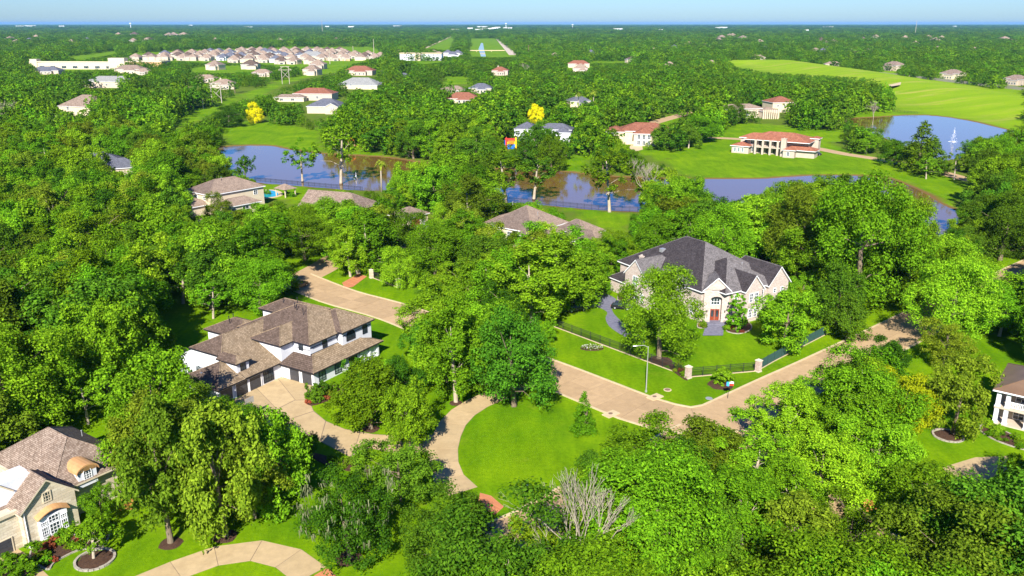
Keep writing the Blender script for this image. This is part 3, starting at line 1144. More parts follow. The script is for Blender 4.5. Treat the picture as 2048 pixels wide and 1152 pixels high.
# dormer
h.wall(-7.2, -2.75, -7.1, -4.5, 5.45, name='dormer_wall', z0=3.4)
h.roof(-7.0, -2.75, -7.1, -4.5, 5.45, .5, .4, axis='x', c0=0, c1=1)
h.window('+x', -2.75, -5.8, 3.75, 1.15, 1.55, 2, 2, frame='blacktrim')
# garage doors of the long front
for yy in (-10.6, -7.3, -4.4):
    h.door('+x', -1.72 if yy < -6.3 else -1.7, yy, 2.5, 2.35, 'garage', 5)
h.window('+x', -1.7, -1.4, .25, 2.3, 2.35, 4, 3, frame='blacktrim', name='glazed_door')
for xx in (1.6, 4.6):
    h.door('-y', 1.6, xx, 2.3, 2.3, 'garage', 5)
# arched windows under the skirt roof
for yy in (3.6, 7.6):
    h.window('+x', 6.2, yy, .35, 1.7, 2.3, 2, 3, arch=True, frame='blacktrim', glass='glass_pale')
h.window('+x', 6.2, 11.6, .5, 2.2, 2.0, 3, 3, frame='blacktrim')
# upper windows
h.window('+x', 2.75, 8.2, 4.35, 1.15, 1.75, 2, 3, arch=True, frame='blacktrim')
h.window('+x', 3.9, 13.8, 4.2, 2.4, 2.0, 3, 2, arch=True, frame='blacktrim')
h.window('+x', 3.9, 17.7, 4.2, 1.3, 2.0, 2, 3, arch=True, frame='blacktrim')
h.window('-y', 4.5, .6, 4.55, 1.1, 1.3, 2, 2, frame='blacktrim')
for q in ((-1.72, -12.01, 2.0), (-1.3, 4.5, 5.2)):
    pass
b = MB()
for (x0, x1, y0, y1, z) in ((2.75, 2.83, 4.5, 11.5, 4.15), (2.75, 2.83, 4.5, 11.5, 5.25), (-1.0, 2.75, 4.42, 4.5, 4.9), (3.9, 3.98, 11.6, 19.5, 5.5), (-1.7, -1.62, -6.1, 1.4, 2.5)):
    b.box(x0, x1, y0, y1, z, z + .07)
b.build('black_trim_line', M['blacktrim'], h.root)
# porch columns at the far end
for yy in (13.5, 16.0, 18.2):
    h.box('porch_column', 6.0, 6.5, yy - .25, yy + .25, -.1, 2.9, 'white')
for (x, y, z) in ((-3.5, 9.6, 9.3), (-5.8, 10.3, 9.5), (-6.6, 10.6, 9.6), (-15.4, 16, 7.4), (-7.6, 12.3, 10), (-19.5, 6, 5.4), (-20.5, 6.7, 5.6), (-22, 9, 5.1)):
    h.pipe(x, y, z, .75)
for (x, y) in ((-8.6, -9.6), (-7.6, -10.4)):
    b = MB()
    b.box(x - .2, x + .2, y - .2, y + .2, 3.2, 4.25 if x < -8 else 3.9)
    b.build('roof_vent', M['metal'], h.root)
b = MB()
b.tube([(2.85, 11.35, 6.2), (2.85, 11.35, 4.6)], .06, 5)
b.build('downpipe', M['blacktrim'], h.root)

# ---------------------------------------------------------------- brick house with charcoal roof
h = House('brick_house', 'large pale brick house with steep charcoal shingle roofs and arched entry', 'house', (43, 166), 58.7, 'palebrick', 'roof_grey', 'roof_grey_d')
# x = b (towards lower right), y = a
h.wall(-29.3, -2.4, -2.8, 18.0, 7.1)
h.roof(-29.3, -2.2, -2.9, 18.0, 7.1, .62, .5, axis='x', c0=1, c1=1)
h.wall(-13, 1.4, 2.2, 12.5, 7.1)
h.roof(-13.5, 1.4, .3, 14.5, 7.12, .62, .5, axis='x', c0=1, c1=1)
# right gable
h.wall(-8, 2.0, 12.3, 18.3, 7.0)
h.roof(-11, 2.0, 12.3, 18.3, 7.0, 1.12, .45, axis='x', c0=1, c1=0)
# front gable
h.wall(-4, 2.75, 4.7, 9.6, 7.05)
h.roof(-8, 2.75, 4.7, 9.6, 7.05, 1.15, .4, axis='x', c0=1, c1=0)
# left gable wing
h.wall(-22.6, -14.4, -6.7, 0, 6.6)
h.roof(-22.4, -15.4, -6.7, 4, 6.6, 1.0, .4, axis='y', c0=0, c1=1)
h.roof(-15.5, -13.0, -5.0, 2, 7.0, 1.2, .3, axis='y', c0=0, c1=1)
h.wall(-15.5, -13.0, -5.0, 0, 6.95)
h.roof(-9.6, -6.6, -3.6, 3, 7.0, 1.2, .3, axis='y', c0=0, c1=1)
h.wall(-9.6, -6.6, -3.6, 0, 6.95)
# low garage wing beyond
h.wall(-30, -23, -5, 6, 3.4)
h.roof(-30, -22.8, -5, 6, 3.4, .6, .5, axis='y')
h.chimney(-23.4, -1.5, 3, 9.2)
# entry pavilion, turned to face the lawn
er = empty('entry_pavilion', (0, 0, 0), math.radians(-35 + 0))
er.parent = h.root
er.location = (-.3, -.4, 0)
er.rotation_euler = (0, 0, math.radians(55.5))


class Sub(House):
    def __init__(s, parent, root):
        s.root, s.wm, s.rm, s.rd, s.n = root, parent.wm, parent.rm, parent.rd, 40


e = Sub(h, er)
for (x0, x1) in ((-2.6, -1.15), (1.15, 2.6)):
    b = MB()
    b.box(x0, x1, 0, 5, -.1, 7.2)
    b.build('entry_pier', M['palebrick'], er)
b = MB()
K = 10
pts = [(-1.15, 5.3)] + [(-1.15 * math.cos(math.pi * k / K), 5.3 + .55 * math.sin(math.pi * k / K)) for k in range(1, K)] + [(1.15, 5.3)]
for i in range(len(pts) - 1):
    a, c = pts[i], pts[i + 1]
    b.poly([(a[0], 0, a[1]), (c[0], 0, c[1]), (c[0], 0, 7.2), (a[0], 0, 7.2), (a[0], 1.2, a[1]), (c[0], 1.2, c[1]), (c[0], 1.2, 7.2), (a[0], 1.2, 7.2)],
           [(0, 1, 2, 3), (4, 7, 6, 5), (0, 4, 5, 1)])
b.build('entry_arch', M['palebrick'], er)
e.roof(-2.6, 2.6, 0, 7, 7.2, .95, .4, axis='y', c0=0, c1=1)
b = MB()
b.box(-1.2, 1.2, 1.2, 1.4, -.1, 6.0)
b.build('entry_wall', M['palebrick'], er)
d = MB()
for (x0, x1) in ((-.95, -.03), (.03, .95)):
    d.box(x0, x1, 1.08, 1.18, .15, 2.75)
dd = d.build('front_door', M['door_red'], er)
b = MB()
for xx in (-.5, .5):
    b.box(xx - .25, xx + .25, 1.04, 1.075, 1.1, 2.5)
b.build('pane', M['glass'], dd)
e.window('-y', 1.2, 0, 3.7, 1.9, 1.5, 3, 2, frame='trim')
b = MB()
b.box(-2.2, 2.2, -2.6, 1.2, -.1, .14)
b.box(-1.7, 1.7, -1.4, 1.2, .14, .28)
b.build('porch_step', M['slate'], er)
for sx in (-1, 1):
    b = MB()
    b.tube([(sx * 1.85, -.12, 2.5), (sx * 1.85, -.12, 2.95)], [.13, .09], 6)
    b.build('wall_lantern', M['iron'], er)
bpy.context.view_layer.update()
for c in list(er.children):
    c.matrix_basis = er.matrix_basis @ c.matrix_basis
    c.parent = h.root
bpy.data.objects.remove(er)
# windows
for (yy, zz) in ((6.4, 4.3), (7.9, 4.3), (6.4, .9), (7.9, .9)):
    h.window('+x', 2.75, yy, zz, 1.05, 2.0, 2, 3)
for yy in (14.2, 16.4):
    h.window('+x', 2.0, yy, 4.9, .75, 1.1, 1, 2)
    h.window('+x', 2.0, yy, 1.0, .95, 1.9, 2, 3)
for (xx, zz, w, hh) in ((-19, 4.3, 1.8, 2.2), (-20.6, 1.0, .9, 1.8), (-18.6, .9, 1.0, 2.1), (-16.6, .9, 1.0, 2.1)):
    h.window('-y', -6.7, xx, zz, w, hh, 2, 3, glass='glass_pale')
h.window('-y', -5.0, -14.2, 4.6, 1.0, 1.6, 2, 3)
h.window('-y', -3.6, -8.1, 4.6, 1.2, 1.7, 2, 3)
for xx in (-12, -10.7, -5):
    h.window('-y', -2.8, xx, 1.0, 1.0, 2.0, 2, 3)
h.window('+x', 1.4, 3.3, 4.4, .9, 1.7, 2, 3)
h.window('+x', 1.4, 11.0, 4.4, .9, 1.7, 2, 3)
for (x, y, z, w) in ((-21, 2.5, 10.9, .5), (-3.2, 15.9, 10.2, .25), (-2.3, 15.6, 9.8, .2)):
    b = MB()
    b.box(x - w, x + w, y - w, y + w, z - .8, z + .25)
    b.build('roof_vent', M['metal'], h.root)
h.pipe(-5, 11.2, 9.5, .8, m='metal')

# ---------------------------------------------------------------- stone house in the lower left corner
h = House('stone_house', 'cream limestone house with mottled brown roof and copper topped bay window', 'house', (-57.9, 86.7), 35, 'limestone', 'roof_mottled')
h.trim = M['cream']
h.wall(-9, 0, 0, 7.0, 5.2)
h.roof(-7.5, 0, 0, 7.0, 5.15, .85, .4, axis='x', c0=1, c1=0)
h.wall(-16, -2.3, 4.5, 16.5, 5.0)
h.roof(-18.5, -1.9, 5.0, 16.5, 5.0, .66, .5, axis='x', c0=1, c1=1)
h.wall(-14, -1.0, -10, .1, 5.0)
h.roof(-14, -3.2, -12, 1.5, 5.0, .55, .4, axis='y')
b = MB()
b.box(-1.3, -.7, -10, -.05, 4.9, 5.35)
b.build('cornice', M['cream'], h.root)
h.wall(-6.5, -3.4, -8, 3.5, 8.2, m=M['white'], name='white_gable_wall')
h.roof(-8, -3.4, -8, .6, 7.0, .9, .3, axis='x', c0=1, c1=0, gable=M['white'])
# bay window
h.box('bay_surround', 0, .45, 1.7, 5.4, .3, 3.5, 'trim')
for (yy, w, z, hh) in ((2.25, .85, .7, 1.4), (3.55, 1.35, .7, 1.5), (4.85, .85, .7, 1.4), (3.55, 1.35, 2.35, .95), (2.25, .85, 2.25, .6), (4.85, .85, 2.25, .6)):
    h.window('+x', .45, yy, z, w, hh, 3, 3 if hh > 1 else 2, fw=.08)
b = MB()
K = 10
for i in range(K):
    y0, y1 = 1.4 + 4.3 * i / K, 1.4 + 4.3 * (i + 1) / K
    z0, z1 = 3.5 + .75 * math.sin(math.pi * i / K), 3.5 + .75 * math.sin(math.pi * (i + 1) / K)
    b.poly([(-.02, y0, z0 + .35), (.85, y0, z0), (.85, y1, z1), (-.02, y1, z1 + .35), (-.02, y0, z0 + .2), (.85, y0, z0 - .12), (.85, y1, z1 - .12), (-.02, y1, z1 + .2)],
           [(0, 1, 2, 3), (7, 6, 5, 4), (1, 5, 6, 2), (0, 4, 5, 1), (3, 2, 6, 7)])
b.build('copper_canopy', M['copper'], h.root)
h.window('+x', 0, 3.4, 5.1, 1.15, 1.5, 3, 3, fw=.16, frame='cream')
h.window('+x', -1.0, -3.6, 2.7, 1.5, 1.5, 4, 3)
h.window('+x', -1.0, -6.0, 2.7, 1.5, 1.5, 4, 3)
h.door('+x', -1.0, -2.6, 2.6, 2.0, 'garage', 4, frame='cream')
# copper arched dormer
h.wall(-6, -1.6, 8.5, 11.1, 6.4, m=M['white'], name='dormer_wall', z0=4)
h.window('+x', -1.6, 9.8, 4.7, 1.2, 1.9, 3, 4, arch=True)
b = MB()
for i in range(K):
    a0, a1 = math.pi * i / K, math.pi * (i + 1) / K
    y0, y1 = 9.8 - 1.6 * math.cos(a0), 9.8 - 1.6 * math.cos(a1)
    z0, z1 = 6.15 + 1.0 * math.sin(a0), 6.15 + 1.0 * math.sin(a1)
    b.poly([(-5.2, y0, z0), (-1.3, y0, z0), (-1.3, y1, z1), (-5.2, y1, z1), (-1.3, y0, z0 - .2), (-1.3, y1, z1 - .2), (-1.62, y0, 6.0), (-1.62, y1, 6.0)],
           [(0, 1, 2, 3), (1, 4, 5, 2), (4, 6, 7, 5)])
b.build('copper_dormer_roof', M['copper'], h.root)
b = MB()
b.tube([(.12, .25, 0), (.12, .25, 5.0)], .07, 6)
b.build('downpipe', M['trim'], h.root)
h.pipe(-9, 13.5, 7.9, .5, m='metal')

h.root.scale = (.92, .92, .95)

# ---------------------------------------------------------------- balcony house at the right edge
h = House('balcony_house', 'white house with double tier colonnade and brown metal roof at right edge', 'house', P(1985, 846), 128, 'white', 'roof_metal')
# x = right of heading (towards the camera-left?), y = along the facade to the lower right
h.wall(-12, -3.0, 0, 16, 5.9, m=M['beige'])
h.roof(-12, 0, 0, 16, 5.9, .38, .7, axis='y')
h.box('balcony_floor', -3, .15, -.2, 16, 2.7, 3.0, 'beige')
h.box('porch_floor', -3, .15, -.2, 16, -.1, .2, 'beige')
for yy in (.2, 1.5, 4.4, 5.7, 8.6, 9.9, 12.8, 14.1):
    for (z0, z1) in ((.2, 2.7), (3.0, 5.8)):
        b = MB()
        b.box(-.55, .05, yy - .3, yy + .3, z0 + .12, z1)
        b.box(-.65, .15, yy - .4, yy + .4, z0, z0 + .12)
        b.build('column', M['white'], h.root)
for y0 in (2.0, 6.2, 10.4):
    b = MB()
    b.box(-.3, -.2, y0 - .2, y0 + 2.1, 3.95, 4.07)
    b.box(-.3, -.2, y0 - .2, y0 + 2.1, 3.1, 3.2)
    for k in range(10):
        b.box(-.28, -.22, y0 - .15 + .23 * k, y0 - .05 + .23 * k, 3.2, 3.95)
    b.build('balustrade', M['trim'], h.root)
for y0 in (3.0, 7.2, 11.4):
    h.window('+x', -3.0, y0, .3, 1.6, 2.2, 2, 3)
    h.window('+x', -3.0, y0, 3.2, 1.6, 2.3, 2, 3)


def block_house(name, label, xy, head, blocks, wallm, roofm, roofd=None, windows=(), group=None, cat='house', pitch=.5, chim=()):
    """blocks: (x0, x1, y0, y1, eave) ; windows: (side, at, u, z, w, h)"""
    hh = House(name, label, cat, xy, head, wallm, roofm, roofd, group)
    for (x0, x1, y0, y1, z, *rest) in blocks:
        hh.wall(x0, x1, y0, y1, z)
        kw = rest[0] if rest else {}
        hh.roof(x0, x1, y0, y1, z, kw.pop('pitch', pitch), .5, **kw)
    for wdw in windows:
        hh.window(*wdw)
    for c in chim:
        hh.chimney(*c)
    return hh


# taupe roofed house by the pool (left of the lake)
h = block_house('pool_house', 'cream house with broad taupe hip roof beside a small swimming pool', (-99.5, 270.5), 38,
                [(-11, 1.0, .5, 19, 6.4), (1, 7, 1.5, 13, 3.2, dict(axis='y')), (-8, -1, -7, 2, 3.2, dict(axis='y')), (-16, -10, 4, 16, 3.2, dict(axis='y'))],
                'cream', 'roof_taupe', 'roof_taupe_d',
                [('+x', 7, 4, .8, 1.6, 1.6), ('+x', 7, 8, .6, 2.4, 1.9), ('-y', .5, -6, 4.2, 1.2, 1.4), ('-y', .5, -2, 4.2, 1.2, 1.4), ('+x', 1, 16, 4, 1.4, 1.5)], pitch=.52)
h.door('-y', -7, -4.5, 4.6, 2.3, 'wood', 4)
h.pipe(-4, 8, 9, .5)
h.root.scale = (1.12, 1.12, 1.05)
h.pipe(-5.5, 9, 9.4, .5, m='metal')
# gazebo by the pool
g = empty('gazebo', (*P(572, 392), 0), -math.radians(38), 'small open gazebo with taupe roof beside the swimming pool', 'gazebo')
b = MB()
for sx in (-2.6, 2.6):
    for sy in (-2.2, 2.2):
        q = MB()
        q.box(sx - .15, sx + .15, sy - .15, sy + .15, -.1, 2.9)
        q.build('post', M['cream'], g)
b.face([(-3.3, -2.9, 2.9), (3.3, -2.9, 2.9), (.6, 0, 4.5), (-.6, 0, 4.5)])
b.face([(3.3, 2.9, 2.9), (-3.3, 2.9, 2.9), (-.6, 0, 4.5), (.6, 0, 4.5)])
b.face([(3.3, -2.9, 2.9), (3.3, 2.9, 2.9), (.6, 0, 4.5)])
b.face([(-3.3, 2.9, 2.9), (-3.3, -2.9, 2.9), (-.6, 0, 4.5)])
b.face([(-3.3, 2.9, 2.88), (3.3, 2.9, 2.88), (3.3, -2.9, 2.88), (-3.3, -2.9, 2.88)])
b.build('roof', M['roof_taupe'], g)
# swimming pool
pl = smooth_poly(PL([(517, 388), (535, 381), (552, 384), (556, 391), (540, 395), (524, 395)]), 4)
pr_ = empty('swimming_pool', (0, 0, 0), 0, 'turquoise swimming pool beside the taupe roofed house', 'pool')
b = MB()
b.prism(grow(pl, 1.6)[::1], -.02, .10)
b.build('coping', M['kerb'], pr_)
b = MB()
b.face([(x, y, .14) for x, y in pl])
b.build('pool_water', M['pool'], pr_)

# tan gabled house by the lake
h = block_house('gabled_house', 'house with salmon brown roof and tall cream gable near the lake', (-56, 262), 110,
                [(-6, 6, -9, 12, 5.6, dict(axis='y', c0=0, c1=1, pitch=.6)), (2, 10, 6, 16, 5.2), (10, 15, 9, 16, 3)],
                'cream', 'roof_mottled', None, [('-y', -9, 0, 3.4, 1.6, 1.8), ('+x', 6, -4, 3.3, 1.4, 1.6), ('+x', 6, 1, 3.3, 1.4, 1.6), ('+x', 10, 9, 1, 1.4, 1.6)])
h.box('copper_canopy', -3, 3, -10, -9.05, 3.0, 3.25, 'copper')
h = block_house('garage_wing', 'cream garage with red brown door beside parked white car', (-30, 255.5), 35, [(-8, 0, -3, 6, 3.0)], 'cream', 'roof_mottled', None, [('+x', 0, 3.6, .3, 1.6, 2.1)], cat='garage')
h.door('+x', 0, 0, 4.2, 2.4, 'garage_red', 4)
# big taupe house between lake and trees
h = block_house('hidden_house', 'cream house with tall taupe hip roofs half hidden behind street trees', (3, 224), 38,
                [(-12, 4, -1, 15, 6.3), (-16, -9, 2, 14, 5.2), (3, 14, 9, 19, 4.6), (0, 8, -3, 8, 5.6), (8, 20, 6, 14, 4.0)], 'cream', 'roof_taupe', 'roof_taupe_d',
                [('-y', -1, -8, 3.6, 1.4, 1.8), ('-y', -1, -4, 3.6, 1.4, 1.8), ('-y', -3, 4, 1, 1.6, 2.0), ('+x', 8, 3, 1, 1.6, 2.), ('+x', 20, 9, .8, 1.5, 1.8)], pitch=.6)
h.pipe(-9, 7, 11, .6, m='metal')
h.pipe(2, 4, 10, .6, m='metal')
# mediterranean villa on the open lawn
h = House('villa', 'stucco villa with terracotta roofs and arched loggia on open lawn', 'house', (121, 402), 122, 'pink_stucco', 'roof_red')
h.wall(-16, -3, -9, 15, 6.4)
h.roof(-16, -1, -9, 16, 6.4, .36, .7, axis='y')
h.roof(-12, -4, -12, 6, 6.6, .4, .6, axis='y')
h.wall(-12, -4, -12, -8, 6.5)
h.wall(-8, 1, -14, -7, 3.4)
h.roof(-8, 1, -14, -7, 3.4, .36, .6)
h.wall(-6, 0, 9, 19, 3.3)
h.roof(-6, 0.5, 7, 19, 3.3, .36, .7)
h.wall(-2, 3.0, 7.5, 12, 3.4)
h.roof(-2, 3.0, 7.5, 12, 3.4, .36, .5)
h.wall(-14, -10, 15, 18, 7.3)
h.roof(-14, -10, 15, 18, 7.3, .36, .5)
h.chimney(.6, 7.0, -.1, 7.6, 1.5, 2.0)
h.box('loggia_floor', -3, 0, -5, 7, 3.0, 3.4, 'pink_stucco')
for yy in (-4.6, -1.6, 1.4, 4.4):
    for z0 in (0, 3.4):
        h.box('loggia_pier', -.6, 0, yy - .4, yy + .4, z0 - .05, z0 + 3.0, 'pink_stucco')
for yy in (-3.1, -.1, 2.9):
    for z0 in (.1, 3.5):
        h.window('+x', -3.0, yy, z0, 2.0, 2.6, 2, 2, arch=True, frame='pink_stucco')
for (yy, z0) in ((-6.8, .7), (-6.8, 4)):
    h.window('+x', -3.0, yy, z0, 1.5, 2, 2, 2)
for (yy) in (-12.6, -11, -9.4):
    h.window('+x', 1, yy, .6, 1.0, 2, 1, 1, glass='glass_pale')
for xx in (-6.5, -4, -1.2):
    h.window('-y', -14, xx, .6, 1.0, 2, 1, 1, glass='glass_pale')
h.window('+x', 3.0, 9.6, .7, 1.1, 1.9, 2, 2)
h.root.scale = (1.17, 1.17, 1.08)
# neighbours along the water
th = block_house('terrace_house', 'cream house with dark brown hip roof and glazed garden front', (66, 440), 100,
            [(-10, 2, -8, 12, 6.4), (-1, 6, -2, 8, 5.8, dict(axis='x', c1=1)), (-6, 4, -13, -6, 6.2)], 'cream', 'roof_reddark', None,
            [('+x', 6, 0, .5, 1.3, 2), ('+x', 6, 2, .5, 1.3, 2), ('+x', 6, 4, .5, 1.3, 2), ('+x', 6, 0, 3.2, 1.3, 2), ('+x', 6, 2, 3.2, 1.3, 2), ('+x', 6, 4, 3.2, 1.3, 2), ('+x', 4, -11, 3.6, 2.6, 2), ('+x', 4, -11, .6, 2.6, 2)], pitch=.5)
th.root.scale = (1.3, 1.3, 1.1)
block_house('slate_house', 'white house with blue grey hip roof among trees beyond the lake', (16, 456), 100,
            [(-6, 6, -14, -2, 6.4), (-8, 2, -2, 16, 6.0), (-2, 6, 8, 16, 5.0)], 'white', 'roof_slate', None, [('+x', 6, -12, 3.4, 2.4, 2), ('+x', 6, -8, 3.4, 2, 2), ('+x', 6, -12, .4, 2.4, 2)], pitch=.5)
block_house('columned_house', 'tan roofed mansion with row of white columns behind the villa', (153, 566), 75,
            [(-12, 2, -14, 14, 6.2), (-4, 8, 10, 22, 5.0)], 'beige', 'roof_taupe', None, [('+x', 2, -8, 1, 2, 3), ('+x', 2, -3, 1, 2, 3), ('+x', 2, 2, 1, 2, 3), ('+x', 8, 14, 1, 2, 3), ('+x', 8, 18, 1, 2, 3)], pitch=.34)
h = block_house('tower_house', 'cream house with dark red hip roof rising behind the mansion', (190, 610), 80, [(-8, 8, -9, 9, 7.0), (-4, 8, 9, 22, 4)], 'cream', 'roof_reddark', None,
                [('+x', 8, -5, 3.8, 1.4, 1.6), ('+x', 8, 0, 3.8, 1.4, 1.6), ('+x', 8, 5, 3.8, 1.4, 1.6)], pitch=.42)
for k in range(8):
    b = MB()
    x, y = P(1526 + 4.2 * k, 238)
    b.tube([(x, y, 0), (x, y, 6.0)], .45, 8)
    tag(b.build('garden_column', M['cream']), f'tall cream column, {ordinal(k)} from left in the colonnade behind the villa', 'column', 'colonnade columns behind the villa')
# houses half hidden in the woods
block_house('red_roof_house', 'long pale house with red brown roof beyond the yellow tree', (-157, 705), 95, [(-10, 8, -20, 12, 5.5)], 'beige', 'roof_reddark', None, [('+x', 8, -12, 1.5, 2, 2), ('+x', 8, 0, 1.5, 2, 2)], pitch=.42)
block_house('rear_wing', 'cream single storey house with pink brown roof left of the red roof', (-178, 690), 92, [(-6, 4, -12, 12, 3.4)], 'cream', 'roof_mottled', None, [('+x', 4, -6, .8, 3, 1.8), ('+x', 4, 3, .8, 3, 1.8)], pitch=.4)
block_house('dark_gable_house', 'pale house with dark roof and arched gable below the red roof', (-128, 600), 95, [(-12, 6, -14, 10, 5.0), (0, 10, 0, 9, 5.0, dict(axis='x', c1=0))], 'beige', 'roof_slate', None, [('+x', 10, 3, 3, .9, 1.8), ('+x', 10, 4.5, 3, .9, 2), ('+x', 10, 6, 3, .9, 1.8)], pitch=.5)
block_house('grey_roof_house', 'house with light grey hip roof right of the red roof', (-143, 830), 100, [(-12, 12, -22, 18, 4)], 'cream', 'roof_pale', None, [('+x', 12, -8, 3, 2, 2)], pitch=.5)
block_house('woods_house', 'charcoal roofed house almost buried in the left woods', (-168, 345), 62, [(-9, 7, -12, 9, 5.5), (0, 12, -2, 14, 4.5)], 'beige', 'roof_slate', 'roof_grey_d', [('+x', 12, 4, 1, 1.6, 1.8)], pitch=.5)
block_house('brown_roof_house', 'pinkish brown hip roof showing above the left woods', (-292, 585), 110, [(-14, 8, -14, 16, 6.5)], 'cream', 'roof_mottled', None, [('+x', 8, -6, 4, 2, 2)], pitch=.6)
block_house('pale_roof_house', 'low house with pale grey roof in the far left woods', (-392, 845), 95, [(-12, 8, -22, 22, 6), (-4, 10, -30, -20, 4)], 'beige', 'roof_pale', None, [('+x', 8, 0, 2, 2, 2)], pitch=.45)
for (u, v, wd, dp, z, wm_, rm_, lab, hd) in (
        (720, 150, 34, 20, 7, 'beige', 'roof_reddark', 'two storey beige house with dark red roof in the middle distance', 95),
        (775, 150, 14, 14, 6, 'beige', 'roof_slate', 'small blue roofed house right of the dark red roof', 100),
        (808, 158, 12, 10, 5, 'beige', 'roof_slate', 'narrow house with dark blue roof among pale sheds', 92),
        (1000, 150, 20, 16, 7, 'pink_stucco', 'roof_reddark', 'house with red roof and white chimney below the canal', 95),
        (1157, 135, 30, 16, 7, 'cream', 'roof_reddark', 'wide cream house with dark red tiled roof at the meadow edge', 92),
        (925, 206, 26, 16, 5, 'cream', 'roof_reddark', 'red roof just showing above the middle woods', 92),
        (905, 186, 22, 12, 4, 'cream', 'roof_mottled', 'low tan roof beside a small green lawn', 90),
        (962, 186, 20, 14, 6, 'beige', 'roof_slate', 'pale house with grey roof right of the small lawn', 96),
        (1158, 214, 16, 12, 6, 'cream', 'roof_slate', 'dark roof with cream chimney under the far palm trees', 80),
        (900, 148, 12, 10, 4, 'cream', 'roof_taupe', 'little tan roof left of the small lawn', 92),
        (940, 142, 12, 10, 5, 'beige', 'roof_taupe', 'cream gabled house behind the small lawn', 92),
        (262, 147, 34, 18, 7, 'cream', 'roof_mottled', 'brown roofed house below the long cream store', 92),
        (288, 150, 16, 12, 6, 'cream', 'roof_taupe', 'small tan house right below the long cream store', 92),
        (95, 148, 34, 16, 6, 'beige', 'roof_slate', 'blue grey roof in front of the long cream store', 90),
        (410, 164, 26, 14, 5, 'beige', 'roof_taupe', 'pale house beside the middle pylon', 95),
        (448, 178, 20, 14, 7, 'beige', 'roof_taupe', 'taupe house with chimney just behind the lattice pylon', 80),
        (525, 153, 22, 14, 6, 'beige', 'roof_taupe', 'lone tan roof left of the far pylon', 95),
        (625, 118, 40, 22, 9, 'beige', 'roof_pale', 'tan building at the right end of the far subdivision', 90),
        (1665, 135, 22, 14, 6, 'beige', 'roof_taupe', 'tan house at the left end of the row behind the levee', 100),
        (1785, 141, 26, 18, 9, 'beige', 'roof_mottled', 'tall brown roofed house behind the levee fence', 160),
        (1903, 158, 22, 16, 8, 'cream', 'roof_mottled', 'cream gabled house behind the levee fence', 150),
        (2030, 170, 20, 14, 8, 'pink_stucco', 'roof_mottled', 'pink gabled house at the right end of the levee row', 150),
        (1515, 120, 24, 14, 6, 'cream', 'roof_taupe', 'cream house at the head of the levee meadow', 95)):
    x, y = P(u, v)
    z *= .8
    hh = block_house('distant_house', lab, (x, y), hd, [(-dp * .6, dp * .4, -wd / 2, wd / 2, z), (0, dp * .62, -wd * .15, wd * .3, z * .8)], wm_, rm_, None,
                     [('+x', dp * .62, wd * k, 1, 1.6, 2.0, 1, 1) for k in (-.06, .08, .22)], pitch=.5,
                     chim=[(-dp * .1, -wd * .12, z, z + dp * .32, 1.6, 1.2)] if 'chimney' in lab else ())
# long store and apartment block
h = House('long_store', 'long cream retail building with stone entrance tower far left', 'building', P(60, 138), 96, 'cream', 'roof_pale')
L_ = 165
b = MB()
h.box('wall', -30, 0, 0, L_ * .78, -.1, 8.5, 'cream')
h.box('parapet', -.4, .5, 0, L_ * .78, 9.3, 10.4, 'cream')
h.box('entrance_tower', -8, 2, L_ * .70, L_ * .84, -.1, 15, 'cream')
h.box('entrance_tower', -8, 1, 2, 12, -.1, 13, 'cream')
h.box('orange_wing', -25, -1, L_ * .84, L_ * 1.15, -.1, 10, 'fencewood')
h.box('parapet', -25.5, -.5, L_ * .84, L_ * 1.15, 10, 11, 'cream')
for k in range(7):
    h.window('+x', 0, 18 + 16 * k, 1, 7, 3.5, 3, 1)
h = House('apartment_block', 'long white three storey block with flat grey roof near the canal', 'building', P(800, 121), 93, 'white', 'roof_pale')
h.box('wall', -22, 0, 0, 70, -.1, 11, 'white')
h.box('roof', -23, 1, -1, 71, 11, 12.2, 'kerb')
h.box('wing', 0, 9, 26, 36, -.1, 12.5, 'cream')
for k in range(9):
    for z in (1, 4.5, 8):
        if not 24 < 4 + 7.5 * k < 38:
            h.window('+x', 0, 4 + 7.5 * k, z, 1.8, 2, 1, 1)
for (u, v, w) in ((655, 124, 30), (735, 120, 26)):
    pass
# subdivision: rows of hip roofed houses
RS = random.Random(5)
protos = []
for i, (wm_, rm_) in enumerate((('beige', 'roof_taupe'), ('cream', 'roof_mottled'), ('white', 'roof_slate'), ('pink_stucco', 'roof_taupe'), ('beige', 'roof_brown_d'))):
    protos.append(block_house('subdivision_house', 'beige hip roofed house in the tight rows of the far subdivision', (0, 0), 0,
                              [(-9, 9, -8, 8, 6.2), (-2, 8, -13, -4, 4.4), (-10, -3, 3, 12, 5.4)], wm_, rm_, None,
                              [('-y', -8, -6, 3.8, 1.4, 1.5, 1, 1), ('-y', -8, -4, 1, 1.6, 1.6, 1, 1), ('-y', -13, 3, .3, 4.5, 2.2, 1, 1)], group='hip roofed houses in the far subdivision', pitch=.62))
first = set()
spots = []
for row, (v, u0, u1) in enumerate( ((121, 270, 760), (117, 300, 770), (113, 330, 760), (110, 360, 700), (107, 420, 690), (104, 480, 700), (116, 880, 935), (112, 870, 930), (112, 800, 860), (125, 470, 560), (128, 560, 650))):
    k_ = 0
    y = P(0, v)[1]
    x = P(u0, v)[0]
    xe = P(u1, v)[0]
    while x < xe:
        spots.append((x + RS.uniform(-2, 2), y + RS.uniform(-9, 9), row, k_))
        k_ += 1
        x += RS.uniform(21, 27)
RN = ('third', 'fourth', 'fifth', 'sixth', 'seventh', 'farthest', 'near canal', 'far canal', 'apartment', 'second', 'nearest')
